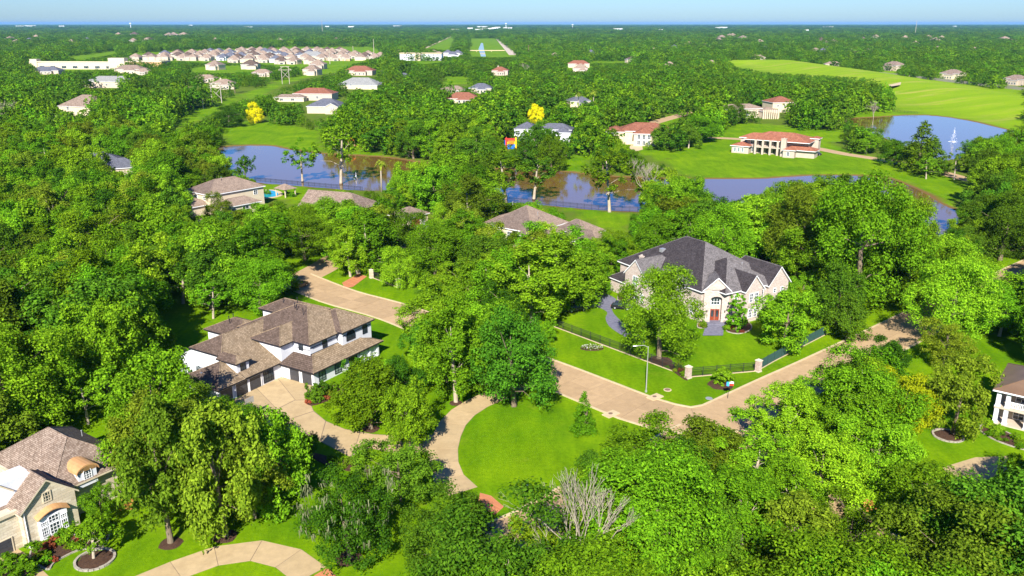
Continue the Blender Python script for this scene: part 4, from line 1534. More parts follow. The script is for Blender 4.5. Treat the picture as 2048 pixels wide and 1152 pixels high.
for (x, y, row, k_) in spots:
    i = RS.randrange(5)
    src = protos[i].root
    rz = RS.choice((0, .2, 1.57, 3.14, -.15)) + RS.uniform(-.1, .1)
    if i not in first:
        first.add(i)
        r = src
    else:
        r = link_copy(src)
        for c in src.children:
            cc = link_copy(c, r)
            for g_ in c.children:
                link_copy(g_, cc)
    r.location = (x, y, 0)
    r.rotation_euler = (0, 0, rz)
    r['label'] = f"{('taupe', 'brown', 'slate', 'tan', 'dark brown')[i]} roofed house, {ordinal(k_)} from left in the {RN[row]} row of the far subdivision"
# single houses scattered through the far woods
WH = []
for i in range(64):
    v = RS.uniform(84, 150)
    u = RS.uniform(1060, 2040) if RS.random() < .62 else RS.uniform(10, 700)
    if (v > 118 and 1440 < u) or (u < 780 and 90 < v < 136):
        v = RS.uniform(74, 90)
    x, y = P(u, v)
    src = protos[RS.randrange(5)].root
    r = link_copy(src)
    r['label'] = 'small pale house half hidden in the far woods'
    r['group'] = 'houses half hidden in the far woods'
    r.name = 'woodland_house'
    for c in src.children:
        cc = link_copy(c, r)
    r.location = (x, y, 0)
    k = RS.uniform(.9, 1.25) * max(1, y / 2200)
    r.scale = (k, k, max(1.1, y / 2000))
    r.rotation_euler = (0, 0, RS.uniform(-.3, .3))
    WH.append((u, r))
for k_, (u, r) in enumerate(sorted(WH, key=lambda q: q[0])):
    r['label'] = f'small pale house half hidden in the far woods, {ordinal(k_)} from the left'
# pale specks of the town on the horizon
DB = []
for i in range(26):
    u = RS.choice((RS.uniform(900, 1060), RS.uniform(1200, 2040), RS.uniform(20, 800)))
    v = RS.uniform(52, 66) if u > 860 else RS.uniform(52, 57)
    x, y = P(u, v)
    s = y / 1684
    hh = House('distant_building', 'tiny pale flat roofed building among trees near the horizon', 'building', (x, y), RS.uniform(80, 100), 'white', 'roof_pale', group='pale buildings near the horizon')
    DB.append((u, hh.root))
    w_ = RS.uniform(6, 22) * s
    hz = RS.uniform(12, 18) + y * .0006
    hh.box('wall', -10, 10, -w_ / 2, w_ / 2, 0, hz, 'white')
    hh.box('roof', -11, 11, -w_ / 2 - 1, w_ / 2 + 1, hz, hz + 1.2, 'kerb')
for k_, (u, r) in enumerate(sorted(DB, key=lambda q: q[0])):
    r['label'] = f'tiny pale flat roofed building near the horizon, {ordinal(k_)} from the left'
for (u, v, h_, lab) in ((1012, 58, 60, 'white water tower standing right of the canal on the horizon'), (1145, 58, 48, 'white water tower on the horizon above the dark red roof'), (262, 58, 62, 'water tower on the horizon at far left')):
    x, y = P(u, v)
    r = empty('water_tower', (x, y, 0), 0, lab, 'water tower')
    b = MB()
    b.tube([(0, 0, 0), (0, 0, h_ * .8)], [4, 2.5], 8)
    b.build('shaft', M['white'], r)
    b = MB()
    b.tube([(0, 0, h_ * .78), (0, 0, h_ * .84), (0, 0, h_ * .92), (0, 0, h_)], [3, 11, 11, 3], 12)
    b.build('tank', M['white'], r)

# regions of the photograph where a building (at distance y) must stay in sight
HOUSEPOLY = [
    ([(488, 240), (488, 215), (500, 203), (520, 203), (534, 215), (534, 240)], 545), ([(1050, 236), (1050, 215), (1065, 206), (1082, 208), (1094, 220), (1090, 236)], 520), ([(1140, 204), (1145, 182), (1205, 178), (1205, 200)], 600),
    ([(345, 735), (372, 700), (408, 660), (440, 632), (500, 640), (520, 615), (570, 592), (745, 640), (745, 665), (768, 682), (735, 715), (690, 730), (640, 770), (625, 790), (560, 770), (500, 800), (470, 785), (430, 770), (400, 745)], 150),
    ([(1235, 545), (1270, 525), (1300, 520), (1370, 472), (1440, 495), (1475, 515), (1505, 508), (1555, 535), (1575, 560), (1572, 580), (1530, 600), (1500, 650), (1420, 650), (1410, 590), (1385, 560), (1300, 560), (1295, 590), (1250, 590)], 192),
    ([(0, 850), (40, 840), (160, 890), (185, 910), (150, 950), (160, 1030), (90, 1080), (40, 1110), (0, 1110)], 95),
    ([(1985, 770), (2048, 735), (2048, 860), (2000, 835), (1985, 820)], 122),
    ([(358, 380), (420, 342), (440, 342), (505, 370), (530, 390), (530, 412), (500, 415), (460, 415), (440, 400), (425, 430), (400, 440), (395, 400)], 272),
    ([(517, 378), (560, 374), (590, 380), (590, 392), (560, 395), (520, 398)], 300),
    ([(612, 410), (636, 380), (662, 368), (700, 370), (730, 385), (720, 400), (680, 400), (650, 390), (640, 410)], 262),
    ([(818, 456), (820, 442), (848, 432), (855, 445), (866, 448), (860, 462), (830, 462)], 250),
    ([(965, 436), (1000, 420), (1055, 405), (1085, 408), (1120, 425), (1100, 440), (1050, 455), (1020, 452), (985, 440)], 225), ([(1136, 440), (1165, 445), (1195, 457), (1180, 472), (1150, 465)], 222),
    ([(1448, 300), (1450, 282), (1465, 262), (1520, 256), (1560, 262), (1600, 275), (1612, 295), (1608, 312), (1570, 316), (1510, 308), (1470, 302)], 395),
    ([(1235, 262), (1275, 240), (1310, 252), (1300, 275), (1300, 292), (1265, 292), (1240, 280)], 430), ([(1032, 252), (1065, 238), (1072, 250), (1040, 265)], 450), ([(1105, 252), (1142, 248), (1138, 275), (1118, 275)], 440),
    ([(1520, 222), (1545, 215), (1575, 218), (1570, 240), (1530, 240)], 560), ([(1495, 205), (1510, 192), (1560, 195), (1570, 205), (1565, 218), (1520, 212)], 600), ([(1445, 210), (1490, 203), (1530, 215), (1525, 222)], 560),
    ([(610, 198), (660, 180), (690, 192), (690, 205), (620, 212)], 690), ([(608, 225), (630, 208), (680, 212), (660, 235), (612, 236)], 580), ([(560, 195), (608, 195), (608, 205), (562, 208)], 680), ([(692, 178), (720, 160), (752, 160), (752, 178)], 800),
    ([(205, 300), (225, 318), (262, 330), (265, 345), (240, 348), (205, 325)], 335), ([(115, 215), (140, 205), (172, 218), (170, 233), (130, 222)], 570), ([(172, 178), (190, 165), (225, 168), (240, 178)], 820),
    ([(55, 120), (60, 117), (130, 120), (190, 118), (190, 108), (235, 116), (235, 134), (170, 138), (80, 140)], 1190),
    ([(265, 115), (270, 104), (380, 98), (560, 93), (740, 92), (760, 100), (760, 112), (660, 134), (560, 130), (500, 124), (300, 118)], 2250), ([(790, 112), (850, 104), (900, 105), (900, 118), (860, 126), (800, 118)], 1370), ([(870, 104), (920, 96), (922, 110), (880, 112)], 1700),
    ([(702, 136), (720, 131), (752, 135), (752, 152), (704, 154)], 1040), ([(990, 140), (1000, 128), (1018, 132), (1018, 146), (992, 150)], 1060), ([(1135, 128), (1160, 120), (1185, 124), (1180, 132), (1138, 134)], 1240),
    ([(898, 200), (925, 192), (945, 198), (940, 203), (905, 205)], 680), ([(955, 180), (965, 162), (985, 166), (975, 183)], 780), ([(800, 136), (812, 128), (820, 142), (806, 146)], 1000), ([(1138, 212), (1145, 204), (1160, 206), (1150, 216)], 640),
    ([(228, 138), (260, 132), (292, 138), (290, 146), (262, 142)], 1080), ([(78, 138), (120, 140), (125, 147), (80, 146)], 1080), ([(1768, 140), (1775, 122), (1795, 124), (1790, 146)], 1080), ([(1890, 156), (1895, 138), (1915, 135), (1910, 160)], 950), ([(2022, 172), (2030, 152), (2048, 150), (2048, 174)], 860),
    ([(402, 163), (415, 155), (418, 166)], 900), ([(440, 172), (455, 152), (458, 176)], 800), ([(512, 146), (525, 136), (540, 143), (535, 152)], 1000),
    ([(1010, 275), (1030, 272), (1030, 298), (1010, 296)], 420), ([(690, 280), (715, 278), (715, 298), (690, 298)], 400),
]

# ================================================================== OPEN-GROUND MAP
MW, MH = 1024, 576
gu, gv = np.meshgrid((np.arange(MW) + .5) * 2, (np.arange(MH) + .5) * 2)
DEPTH = np.zeros((MH, MW))
_y = (gv - 576) / FPX
_d = SP + _y * CP
GY = np.where(_d > 1e-4, CAMH / np.maximum(_d, 1e-4) * (CP - _y * SP), 1e9)
GROUND_OPEN = np.zeros((MH, MW), bool)
for poly in OPEN:
    m_ = inside(gu, gv, poly)
    DEPTH[m_] = np.maximum(DEPTH[m_], GY[m_] - 1)
    GROUND_OPEN |= m_
for poly, dist in HOUSEPOLY:
    m_ = inside(gu, gv, poly)
    DEPTH[m_] = np.maximum(DEPTH[m_], dist * 1.04 + 8)


def WOODF(x, y):
    """1 where the ground lies below trees (leaf litter), 0 on open lawns"""
    dep = y * CP + CAMH * SP
    ok = dep > 20
    dep = np.where(ok, dep, 1)
    u = 1024 + FPX * x / dep
    v = 576 - FPX * (y * SP - CAMH * CP) / dep
    r = np.zeros(x.shape)
    xs, ys = (u / 2).astype(int), (v / 2).astype(int)
    inb = ok & (xs >= 0) & (xs < MW) & (ys >= 0) & (ys < MH)
    op = np.zeros(x.shape, bool)
    op[inb] = GROUND_OPEN[ys[inb], xs[inb]]
    near = (y > 240) & (y < 1100) & ~op
    return np.where(near, .7, 0.0)


make_ground()

# ================================================================== TREES
def leaf_quads(pos, nrm, size, rg, asp=.62):
    n = len(pos)
    rv = rg.normal(size=(n, 3))
    t = np.cross(nrm, rv)
    t /= np.linalg.norm(t, axis=1)[:, None] + 1e-9
    b = np.cross(nrm, t)
    s = size[:, None] * .5
    j = rg.uniform(.7, 1.25, (n, 4, 1))
    c = np.stack([pos - t * s * j[:, 0], pos - b * s * asp * j[:, 1] + t * s * .15, pos + t * s * j[:, 2], pos + b * s * asp * j[:, 3] - t * s * .1], 1)
    return c


def quads_mesh(name, quads, m):
    n = len(quads)
    me = bpy.data.meshes.new(name)
    me.vertices.add(n * 4)
    me.vertices.foreach_set('co', quads.reshape(-1).astype(np.float32))
    me.loops.add(n * 4)
    me.loops.foreach_set('vertex_index', np.arange(n * 4, dtype=np.int32))
    me.polygons.add(n)
    me.polygons.foreach_set('loop_start', np.arange(0, n * 4, 4, dtype=np.int32))
    me.polygons.foreach_set('loop_total', np.full(n, 4, np.int32))
    me.update(calc_edges=True)
    me.materials.append(m)
    return me


def sph(rg, n):
    v = rg.normal(size=(n, 3))
    return v / np.linalg.norm(v, axis=1)[:, None]


def crown_data(seed, H, R, base, ncl, nleaf, ls, shape='round', lump=.33):
    """lobes carry clumps, clumps carry leaves, so that dark gaps open between lobes"""
    rg = np.random.default_rng(seed)
    rz = (H - base) / 2
    C = np.array([0, 0, base + rz])
    S = np.array([R, R, rz])
    cl, rad = [], []
    if shape == 'cone':
        for _ in range(ncl):
            t = rg.uniform(0, 1) ** 1.4
            a = rg.uniform(0, 6.283)
            rr = R * (1 - t) ** .8 * rg.uniform(.3, 1)
            cl.append((rr * math.cos(a), rr * math.sin(a), base + (H - base) * t * .95))
            rad.append(R * rg.uniform(.2, .34) * (1.15 - .6 * t))
    else:
        nl = 17
        k = np.arange(nl) + .5
        ph = np.arccos(1 - (1.72 if lump > .32 else 1.95) * k / nl)
        th = k * 2.399963 + rg.uniform(0, 6.28)
        L = np.stack([np.cos(th) * np.sin(ph), np.sin(th) * np.sin(ph), np.cos(ph)], 1) + rg.normal(size=(nl, 3)) * .16
        L[0] = (0, 0, 1)
        out = rg.uniform(.46, .50 + lump * .78, nl)
        lr = rg.uniform(.26, .42, nl)
        per = max(3, ncl // nl)
        for d, o_, r_ in zip(L, out, lr):
            c0 = d * o_
            for _ in range(per):
                e = sph(rg, 1)[0]
                e = e + d * .55 + np.array([0, 0, .25])
                e /= np.linalg.norm(e)
                cl.append(tuple(C + (c0 + e * r_ * rg.uniform(.55, 1.0)) * S))
                rad.append(R * rg.uniform(.10, .19))
        for _ in range(int(ncl * .13)):
            e = sph(rg, 1)[0]
            if e[2] < -.75:
                e[2] = -e[2]
            cl.append(tuple(C + e * S * rg.uniform(.3, .66)))
            rad.append(R * rg.uniform(.12, .2))
    cl, rad = np.array(cl), np.array(rad)
    pos, nr, sz = [], [], []
    for c, r in zip(cl, rad):
        k = int(nleaf * (r / (R * .16)) ** 1.6 * (1 if shape != 'cone' else .35))
        d = sph(rg, k)
        d[:, 2] = np.where((d[:, 2] < -.2) & (rg.random(k) < .6), -d[:, 2], d[:, 2])
        p = c + d * (r * rg.uniform(.4, 1.15, k))[:, None] * np.array([1, 1, .8])
        o = (p - C) / S
        keep = (p[:, 2] > base * .6)
        p, d, o = p[keep], d[keep], o[keep]
        nn = d * .8 + o * .25 + np.array([0, 0, .30]) + rg.normal(size=p.shape) * .45
        nn /= np.linalg.norm(nn, axis=1)[:, None]
        pos.append(p)
        nr.append(nn)
        sz.append(rg.uniform(.6, 1.3, len(p)) * ls)
    pos, nr, sz = np.concatenate(pos), np.concatenate(nr), np.concatenate(sz)
    hr = np.percentile(np.hypot(pos[:, 0], pos[:, 1]), 98)
    z0, z1 = np.percentile(pos[:, 2], 1), np.percentile(pos[:, 2], 99.5)
    fx = R / hr
    pos[:, :2] *= fx
    cl[:, :2] *= fx
    lo = max(base, z0) if shape == 'cone' else base
    pos[:, 2] = lo + (pos[:, 2] - z0) * (H - lo) / (z1 - z0)
    cl[:, 2] = lo + (cl[:, 2] - z0) * (H - lo) / (z1 - z0)
    return leaf_quads(pos, nr, sz, rg), cl, rad


def trunk_mesh(seed, H, R, base, cl, r0, m, nl=9):
    rg = np.random.default_rng(seed + 99)
    b = MB()
    top = base + (H - base) * .45
    bend = rg.normal(size=2) * .03 * H
    ax = [(0, 0, -.25), (0, 0, .25), (bend[0] * .3, bend[1] * .3, top * .35), (bend[0] * .7, bend[1] * .7, top * .7), (bend[0], bend[1], top), (bend[0] * 1.2, bend[1] * 1.2, H * .72)]
    b.tube(ax, [r0 * 1.5, r0 * 1.12, r0 * .92, r0 * .78, r0 * .5, r0 * .1], 8)
    order = rg.permutation(len(cl))[:nl]
    for i in order:
        c = Vector(cl[i])
        c = Vector((c.x * .82, c.y * .82, c.z * .86)) if rg.random() < .85 else c
        t = rg.uniform(.45, 1.0)
        s = Vector((bend[0] * t, bend[1] * t, top * (.55 + .45 * t)))
        if s.z > c.z:
            s.z = max(base * .6, c.z * .75)
        mid = s.lerp(c, .5) + Vector((rg.normal() * .3, rg.normal() * .3, .5))
        b.tube([s, mid, c], [r0 * .3, r0 * .17, r0 * .05], 5, cap=False)
    return b.mesh('trunk', m, True)


PROTO = {}


def proto(key, seed, H, R, base, ncl, nleaf, ls, r0, shape='round', bark='bark', lump=.33):
    q, cl, rad = crown_data(seed, H, R, base, ncl, nleaf, ls, shape, lump)
    PROTO[key] = dict(H=H, R=R, base=base, crown=quads_mesh('crown', q, M['leaf_mid']), trunk=trunk_mesh(seed, H, R, base, cl, r0, M[bark]))


for i in range(6):
    proto(f'oak{i}', 10 + i, 13.5, 6.6, (1.0, .8, 1.5, .6, 1.8, 1.2)[i], (225, 210, 195, 240, 210, 225)[i], 84, (.36, .40, .36, .34, .42, .38)[i], .36, lump=.42)
for i in range(3):
    proto(f'pecan{i}', 30 + i, 18.5, 6.6, 2.4, 225, 84, .39, .34, bark='bark_pale', lump=.55)
for i in range(2):
    proto(f'round{i}', 50 + i, 9, 4.6, .6, 195, 74, .31, .25, lump=.3)
proto('small', 61, 5.2, 2.6, 1.7, 75, 50, .27, .14, bark='bark_pale')
proto('cone', 62, 13, 3.6, .5, 110, 80, .40, .25, shape='cone')
proto('narrow', 63, 4.2, 1.0, .1, 110, 46, .17, .08, shape='round', lump=.15)
proto('shrub', 64, 1.9, 1.3, .02, 90, 50, .17, .06, lump=.25)
proto('thin', 65, 15, 4.6, 5.0, 75, 50, .42, .24, bark='bark_pale', lump=.6)

for i in range(3):
    proto(f'big{i}', 80 + i, 20, 9.6, 1.8 + .5 * i, 380, 80, .40, .5, bark='bark_pale' if i == 1 else 'bark', lump=.5)


def tree(key, x, y, H, R, name='oak_tree', label=None, group=None, leaf='leaf_mid', rot=None, z=0.0, cat='tree', rs=random.Random(3)):
    p = PROTO[key]
    r = empty(name, (x, y, z), rs.uniform(0, 6.283) if rot is None else rot, label, cat, group)
    r.scale = (R / p['R'], R / p['R'], H / p['H'])
    for nm in ('trunk', 'crown'):
        o = bpy.data.objects.new(nm, p[nm])
        COL.objects.link(o)
        o.parent = r
        if nm == 'crown' and leaf != 'leaf_mid':
            o.material_slots[0].link = 'OBJECT'
            o.material_slots[0].material = M[leaf]
    return r


def solve_height(x, y, vtop):
    lo, hi = .3, 40.0
    for _ in range(40):
        md = (lo + hi) / 2
        if proj(x, y, md)[1] > vtop:
            lo = md
        else:
            hi = md
    return lo


TREES = []


def T(key, u, v, vtop, wpx, label, leaf='leaf_mid', name='oak_tree', cat='tree', group=None):
    """tree whose trunk meets the ground at pixel (u, v), with its top at row vtop and a crown wpx wide"""
    x, y = P(u, v)
    H = solve_height(x, y, vtop)
    dep = y * CP + (CAMH - H * .6) * SP
    R = wpx * .56 * dep / FPX
    if R > 7.8 and key[:3] in ('oak', 'pec'):
        key = f'big{(int(u) + int(v)) % 3}'
    TREES.append((x, y, R))
    return tree(key, x, y, H, R, name, label, group, leaf, cat=cat)


T('oak3', 1028, 812, 612, 172, 'dense bright emerald tree standing above the round lawn', 'leaf_emerald', 'maple_tree')
T('oak1', 742, 858, 722, 150, 'bright green tree in a mulch ring beside the white house driveway', 'leaf_mid')
T('pecan1', 912, 805, 590, 150, 'tall pale trunked tree left of the emerald tree', 'leaf_mid', 'pecan_tree')
T('oak0', 1318, 718, 535, 168, 'large shade tree on the lawn in front of the brick house', 'leaf_mid')
T('round1', 1566, 698, 582, 124, 'bushy low tree right of the brick house entry', 'leaf_mid', 'magnolia_tree')
T('round0', 1692, 680, 590, 88, 'small dark tree on the lawn right of the bushy tree', 'leaf_dark', 'magnolia_tree')
T('narrow', 1472, 662, 588, 36, 'slim upright tree beside the brick house front windows', 'leaf_mid', 'crape_myrtle_tree')
T('pecan0', 1715, 618, 355, 215, 'huge spreading tree right of the brick house', 'leaf_mid', 'pecan_tree')
T('pecan2', 1590, 560, 372, 150, 'tall tree rising behind the right gable of the brick house', 'leaf_olive', 'pecan_tree')
T('pecan1', 1785, 560, 380, 130, 'tall spreading tree behind the right hand road', 'leaf_mid', 'pecan_tree')
T('oak3', 2000, 520, 385, 140, 'dark oak beside the right hand road', 'leaf_dark')
T('oak2', 1895, 690, 520, 165, 'leafy tree leaning over the right hand road', 'leaf_lime')
T('cone', 1166, 866, 786, 50, 'small solitary cone shaped evergreen on the round lawn', 'leaf_mid', 'cypress_tree')
T('oak2', 1800, 880, 738, 120, 'yellow green leaved tree among the lower right woods', 'leaf_yellowgreen')
T('round1', 1905, 868, 712, 130, 'rounded olive tree in a ringed bed on the right lawn', 'leaf_olive')
T('oak5', 342, 1086, 800, 200, 'tall olive green tree in a mulch ring on the lower left lawn', 'leaf_olive', 'pecan_tree')
T('oak4', 452, 1072, 805, 190, 'olive green tree in a mulch ring right of the taller one', 'leaf_olive')
T('round0', 560, 1010, 822, 160, 'rounded bright tree left of the moss draped oak', 'leaf_mid')
T('oak1', 305, 985, 790, 150, 'broad tree beside the stone house roof', 'leaf_olive')
T('round1', 205, 1050, 974, 66, 'dense shrubby tree against the side wall of the stone house', 'leaf_mid', 'elm_tree')
T('small', 188, 1118, 1035, 98, 'small pale trunked tree in a stone edged ring by the bay window', 'leaf_mid', 'elm_tree')
T('oak3', 700, 1116, 940, 165, 'moss draped oak in a mulch ring at bottom centre left', 'leaf_dark')
T('oak0', 895, 1125, 985, 165, 'dark oak at bottom centre beside the bare tree', 'leaf_dark')
T('oak2', 800, 1010, 880, 160, 'dark green tree between the driveway and the loop drive', 'leaf_dark')
T('round1', 1070, 1168, 1050, 140, 'bright lime tree at the bottom edge left of the bare tree', 'leaf_lime')
T('thin', 367, 607, 480, 100, 'pale trunked tree on the shaded lawn behind the white house', 'leaf_mid', 'elm_tree')
T('thin', 427, 637, 545, 78, 'slim pale trunked tree just behind the white house', 'leaf_mid', 'elm_tree')
T('oak3', 520, 622, 518, 130, 'dense tree behind the left end of the white house', 'leaf_mid')
T('thin', 177, 848, 742, 96, 'pale trunked tree behind the stone house roof', 'leaf_mid', 'elm_tree')
T('thin', 682, 366, 222, 100, 'tall bare trunked tree standing at the lake edge', 'leaf_mid', 'pecan_tree')
T('thin', 605, 362, 276, 68, 'leaning tree on the near shore of the left lake', 'leaf_mid', 'elm_tree')
T('small', 492, 362, 312, 42, 'small dark tree on the lake shore behind the taupe roof', 'leaf_dark', 'elm_tree')
T('thin', 1219, 424, 275, 108, 'tall pale trunked tree on the lawn before the middle lake', 'leaf_mid', 'pecan_tree')
T('thin', 1068, 398, 300, 95, 'pale trunked tree on the lake edge above the hidden house', 'leaf_dark', 'pecan_tree')
T('thin', 1012, 404, 290, 110, 'leaning trunked tree left of the lake edge tree', 'leaf_mid', 'pecan_tree')
T('oak0', 512, 246, 205, 34, 'bright yellow flowering tree near the left lawn', 'leaf_yellow', 'golden_rain_tree')
T('oak1', 1072, 250, 208, 34, 'yellow flowering tree above the blue grey roof', 'leaf_yellow', 'golden_rain_tree')
T('oak3', 458, 254, 208, 62, 'dark rounded oak left of the yellow tree', 'leaf_dark')
T('cone', 1838, 345, 245, 78, 'tall conical cypress before the fountain pond', 'leaf_mid', 'cypress_tree')
T('cone', 1862, 348, 275, 60, 'shorter cypress right of the tall one by the pond', 'leaf_dark', 'cypress_tree')
T('oak2', 1707, 289, 256, 50, 'small oak left of two by the fountain pond', 'leaf_dark')
T('oak0', 1740, 296, 257, 52, 'small oak right of two by the fountain pond', 'leaf_dark')
T('oak1', 1786, 330, 280, 62, 'spreading oak beside the estate road', 'leaf_mid')
T('thin', 1852, 358, 305, 44, 'thin young tree on the roadside verge', 'leaf_mid', 'elm_tree')
T('thin', 1908, 360, 295, 46, 'pale green young tree near the fountain pond', 'leaf_olive', 'elm_tree')
T('oak3', 1946, 318, 275, 56, 'oak on the near bank of the fountain pond', 'leaf_dark')
T('oak1', 1400, 285, 232, 82, 'broad oak left of the villa', 'leaf_mid')
T('round0', 1320, 300, 250, 56, 'rounded dark tree in front of the terrace house', 'leaf_dark', 'magnolia_tree')
T('round1', 1690, 256, 228, 30, 'round evergreen at the left end of the fountain pond', 'leaf_dark', 'magnolia_tree')
T('round0', 1655, 256, 226, 34, 'round evergreen second from the fountain pond', 'leaf_dark', 'magnolia_tree')
T('round1', 1622, 255, 224, 34, 'round evergreen third from the fountain pond', 'leaf_dark', 'magnolia_tree')
T('round0', 1585, 250, 218, 30, 'round evergreen beside the columned mansion', 'leaf_mid', 'magnolia_tree')
T('oak2', 1470, 246, 205, 46, 'oak in front of the columned mansion', 'leaf_dark')
T('oak0', 440, 446, 385, 56, 'small tree in front of the taupe roofed pool house', 'leaf_olive')

for (k_, u, v, vt, w, lf, lab) in (
        ('oak0', 1300, 972, 846, 190, 'leaf_mid', 'broad green tree at the lower right edge of the round lawn'),
        ('oak3', 1205, 1035, 905, 165, 'leaf_dark', 'dark tree behind the pale leafless tree'),
        ('oak1', 1405, 985, 838, 170, 'leaf_olive', 'olive tree below the road bend'),
        ('pecan0', 1570, 905, 768, 150, 'leaf_lime', 'bright tree just right of the road bend'),
        ('oak2', 1670, 900, 752, 140, 'leaf_mid', 'green tree below the right hand road'),
        ('pecan2', 1500, 1000, 850, 190, 'leaf_mid', 'tall tree in front of the road bend'),
        ('oak1', 1740, 865, 722, 120, 'leaf_lime', 'lime tree between the right hand road and the yellow green tree'),
        ('oak3', 1640, 1010, 860, 180, 'leaf_lime', 'leafy tree left of the corner road'),
        ('pecan1', 860, 690, 555, 120, 'leaf_mid', 'tall tree over the street left of the emerald tree'),
        ('oak0', 372, 905, 775, 150, 'leaf_olive', 'olive tree in front of the garage end of the white house'),
        ('round1', 820, 905, 770, 110, 'leaf_mid', 'green tree right of the bright driveway tree'),
        ('pecan2', 1900, 620, 480, 150, 'leaf_lime', 'bright tree above the right hand road'),
        ('oak3', 1385, 1135, 985, 200, 'leaf_dark', 'dark oak at the bottom edge right of the leafless tree'),
        ('pecan0', 1480, 1110, 945, 190, 'leaf_mid', 'tall green tree at the bottom edge below the road bend'),
        ('oak1', 1580, 1140, 990, 190, 'leaf_olive', 'olive oak at the bottom edge left of the corner road'),
        ('oak0', 395, 1015, 815, 150, 'leaf_olive', 'olive tree behind the two ringed trees on the lower left lawn'),
        ('round0', 510, 1035, 880, 130, 'leaf_olive', 'round olive tree right of the ringed trees'),
        ('oak2', 310, 960, 765, 170, 'leaf_mid', 'green tree rising behind the tall olive tree'),
        ('oak3', 870, 560, 445, 130, 'leaf_mid', 'broad street tree right of the cream gate pillars'),
        ('oak1', 800, 520, 420, 120, 'leaf_mid', 'street tree below the garage court'),
        ('oak0', 610, 520, 425, 120, 'leaf_mid', 'broad tree over the shaded side road'),
        ('oak4', 700, 500, 415, 120, 'leaf_lime', 'bright tree behind the cream gate pillars'),
        ('oak5', 655, 470, 395, 110, 'leaf_mid', 'green tree in front of the gabled lake house'),
        ('oak2', 1690, 1135, 1000, 150, 'leaf_mid', 'green tree on the near side of the corner road'),
        ('oak1', 546, 594, 500, 100, 'leaf_mid', 'green tree at the street corner behind the white house'),
        ('oak0', 1850, 1060, 930, 190, 'leaf_lime', 'lime tree between the corner road and the side drive'),
        ('oak2', 1440, 540, 410, 120, 'leaf_mid', 'tree behind the ridge of the brick house'),
):
    T(k_, u, v, vt, w, lab, lf, 'oak_tree' if k_.startswith('oak') else ('pecan_tree' if k_.startswith('pecan') else 'elm_tree'))

# moss hanging from the moss draped oak and rust coloured dead twigs
rgm = np.random.default_rng(8)


def hanging(name, cx, cy, R, z0, z1, n, m, label, cat):
    q = []
    for _ in range(n // 14):
        a, r = rgm.uniform(0, 6.283), R * math.sqrt(rgm.uniform(.5, 1))
        px, py, pz = cx + r * math.cos(a), cy + r * math.sin(a), rgm.uniform(z0, z1)
        for _ in range(14):
            x, y, z = px + rgm.normal() * .35, py + rgm.normal() * .35, pz + rgm.normal() * .3
            L = rgm.uniform(.25, .9)
            w = rgm.uniform(.04, .10)
            t = rgm.uniform(0, 6.283)
            dx, dy = math.cos(t) * w, math.sin(t) * w
            sx, sy = rgm.normal(size=2) * .12
            q.append([(x - dx, y - dy, z), (x + dx, y + dy, z), (x + dx * .3 + sx, y + dy * .3 + sy, z - L), (x - dx * .3 + sx, y - dy * .3 + sy, z - L)])
    o = bpy.data.objects.new(name, quads_mesh(name, np.array(q), M[m]))
    COL.objects.link(o)
    return tag(o, label, cat, kind='stuff')


x, y = P(700, 1116)
hanging('hanging_moss', x, y, 5.9, 5, 12, 420, 'moss', 'pale grey moss hanging from the oak branches', 'moss')


def twigs(u, v, z, label, m='leaf_rust', n=26, r=.7):
    x, y = P(u, v, z)
    rg = np.random.default_rng(int(u))
    pos = rg.normal(size=(n, 3)) * r * .5 + np.array([x, y, z])
    o = bpy.data.objects.new('dead_leaf_cluster', quads_mesh('dead_leaf_cluster', leaf_quads(pos, sph(rg, n), np.full(n, .42), rg), M[m]))
    COL.objects.link(o)
    tag(o, label, 'leaf cluster', 'rust coloured dead leaf clusters')


for (u, v, lab) in ((300, 880, 'rust dead leaf cluster high in the lower left trees'), (258, 1008, 'rust dead leaf cluster low on the tall olive tree'), (1738, 1010, 'rust dead leaf cluster in the lower right trees')):
    twigs(u, v, 10, lab)


# ------------------------------------------------------------ bare trees
def bare_tree(u, v, vtop, spread, label, seed, m='deadwood', depth=5):
    x, y = P(u, v)
    H = solve_height(x, y, vtop)
    rg = random.Random(seed)
    root = empty('bare_tree', (x, y, 0), 0, label, 'tree')
    b, tw = MB(), MB()

    def grow_(p, d, L, r, k):
        q = p + d * L
        mid = p + d * L * .5 + Vector((rg.gauss(0, 1), rg.gauss(0, 1), rg.gauss(0, 1))) * L * .04
        (b if k > 2 else tw).tube([p, mid, q], [r, r * .85, r * .7], 6 if k > 2 else 4, cap=False)
        if k == 0:
            return
        for _ in range(rg.choice((2, 3)) if depth > 5 else 3):
            nd = (d + Vector((rg.gauss(0, spread), rg.gauss(0, spread), rg.gauss(.12, spread * .5)))).normalized()
            grow_(q, nd, L * rg.uniform(.62, .84), max(r * .64, .016), k - 1)
    if depth > 5:
        for k in range(4):
            a = k * 1.57 + .4
            grow_(Vector((0, 0, -.2)), Vector((math.cos(a) * .3, math.sin(a) * .3, 1)).normalized(), H * rg.uniform(.24, .3), H * .0085, depth - 1)
    else:
        grow_(Vector((0, 0, -.2)), Vector((0, 0, 1)), H * .27, H * .0115, depth)
    b.build('trunk', M[m], root, True)
    tag(tw.build('twigs', M[m], root), kind='stuff')
    TREES.append((x, y, 12.0 if v > 1100 else 2.0))


bare_tree(1160, 1225, 925, .27, 'pale leafless tree with many upright branches at the bottom edge', 4, depth=6)
bare_tree(1298, 428, 300, .45, 'pale bare tree with open limbs beside the middle lake', 7)
bare_tree(18, 268, 192, .42, 'bare branched tree at the far left edge', 9)
bare_tree(1050, 152, 122, .42, 'small bare tree right of the red chimney house', 12)
bare_tree(1745, 250, 195, .35, 'pale forked bare tree before the levee woods', 15)

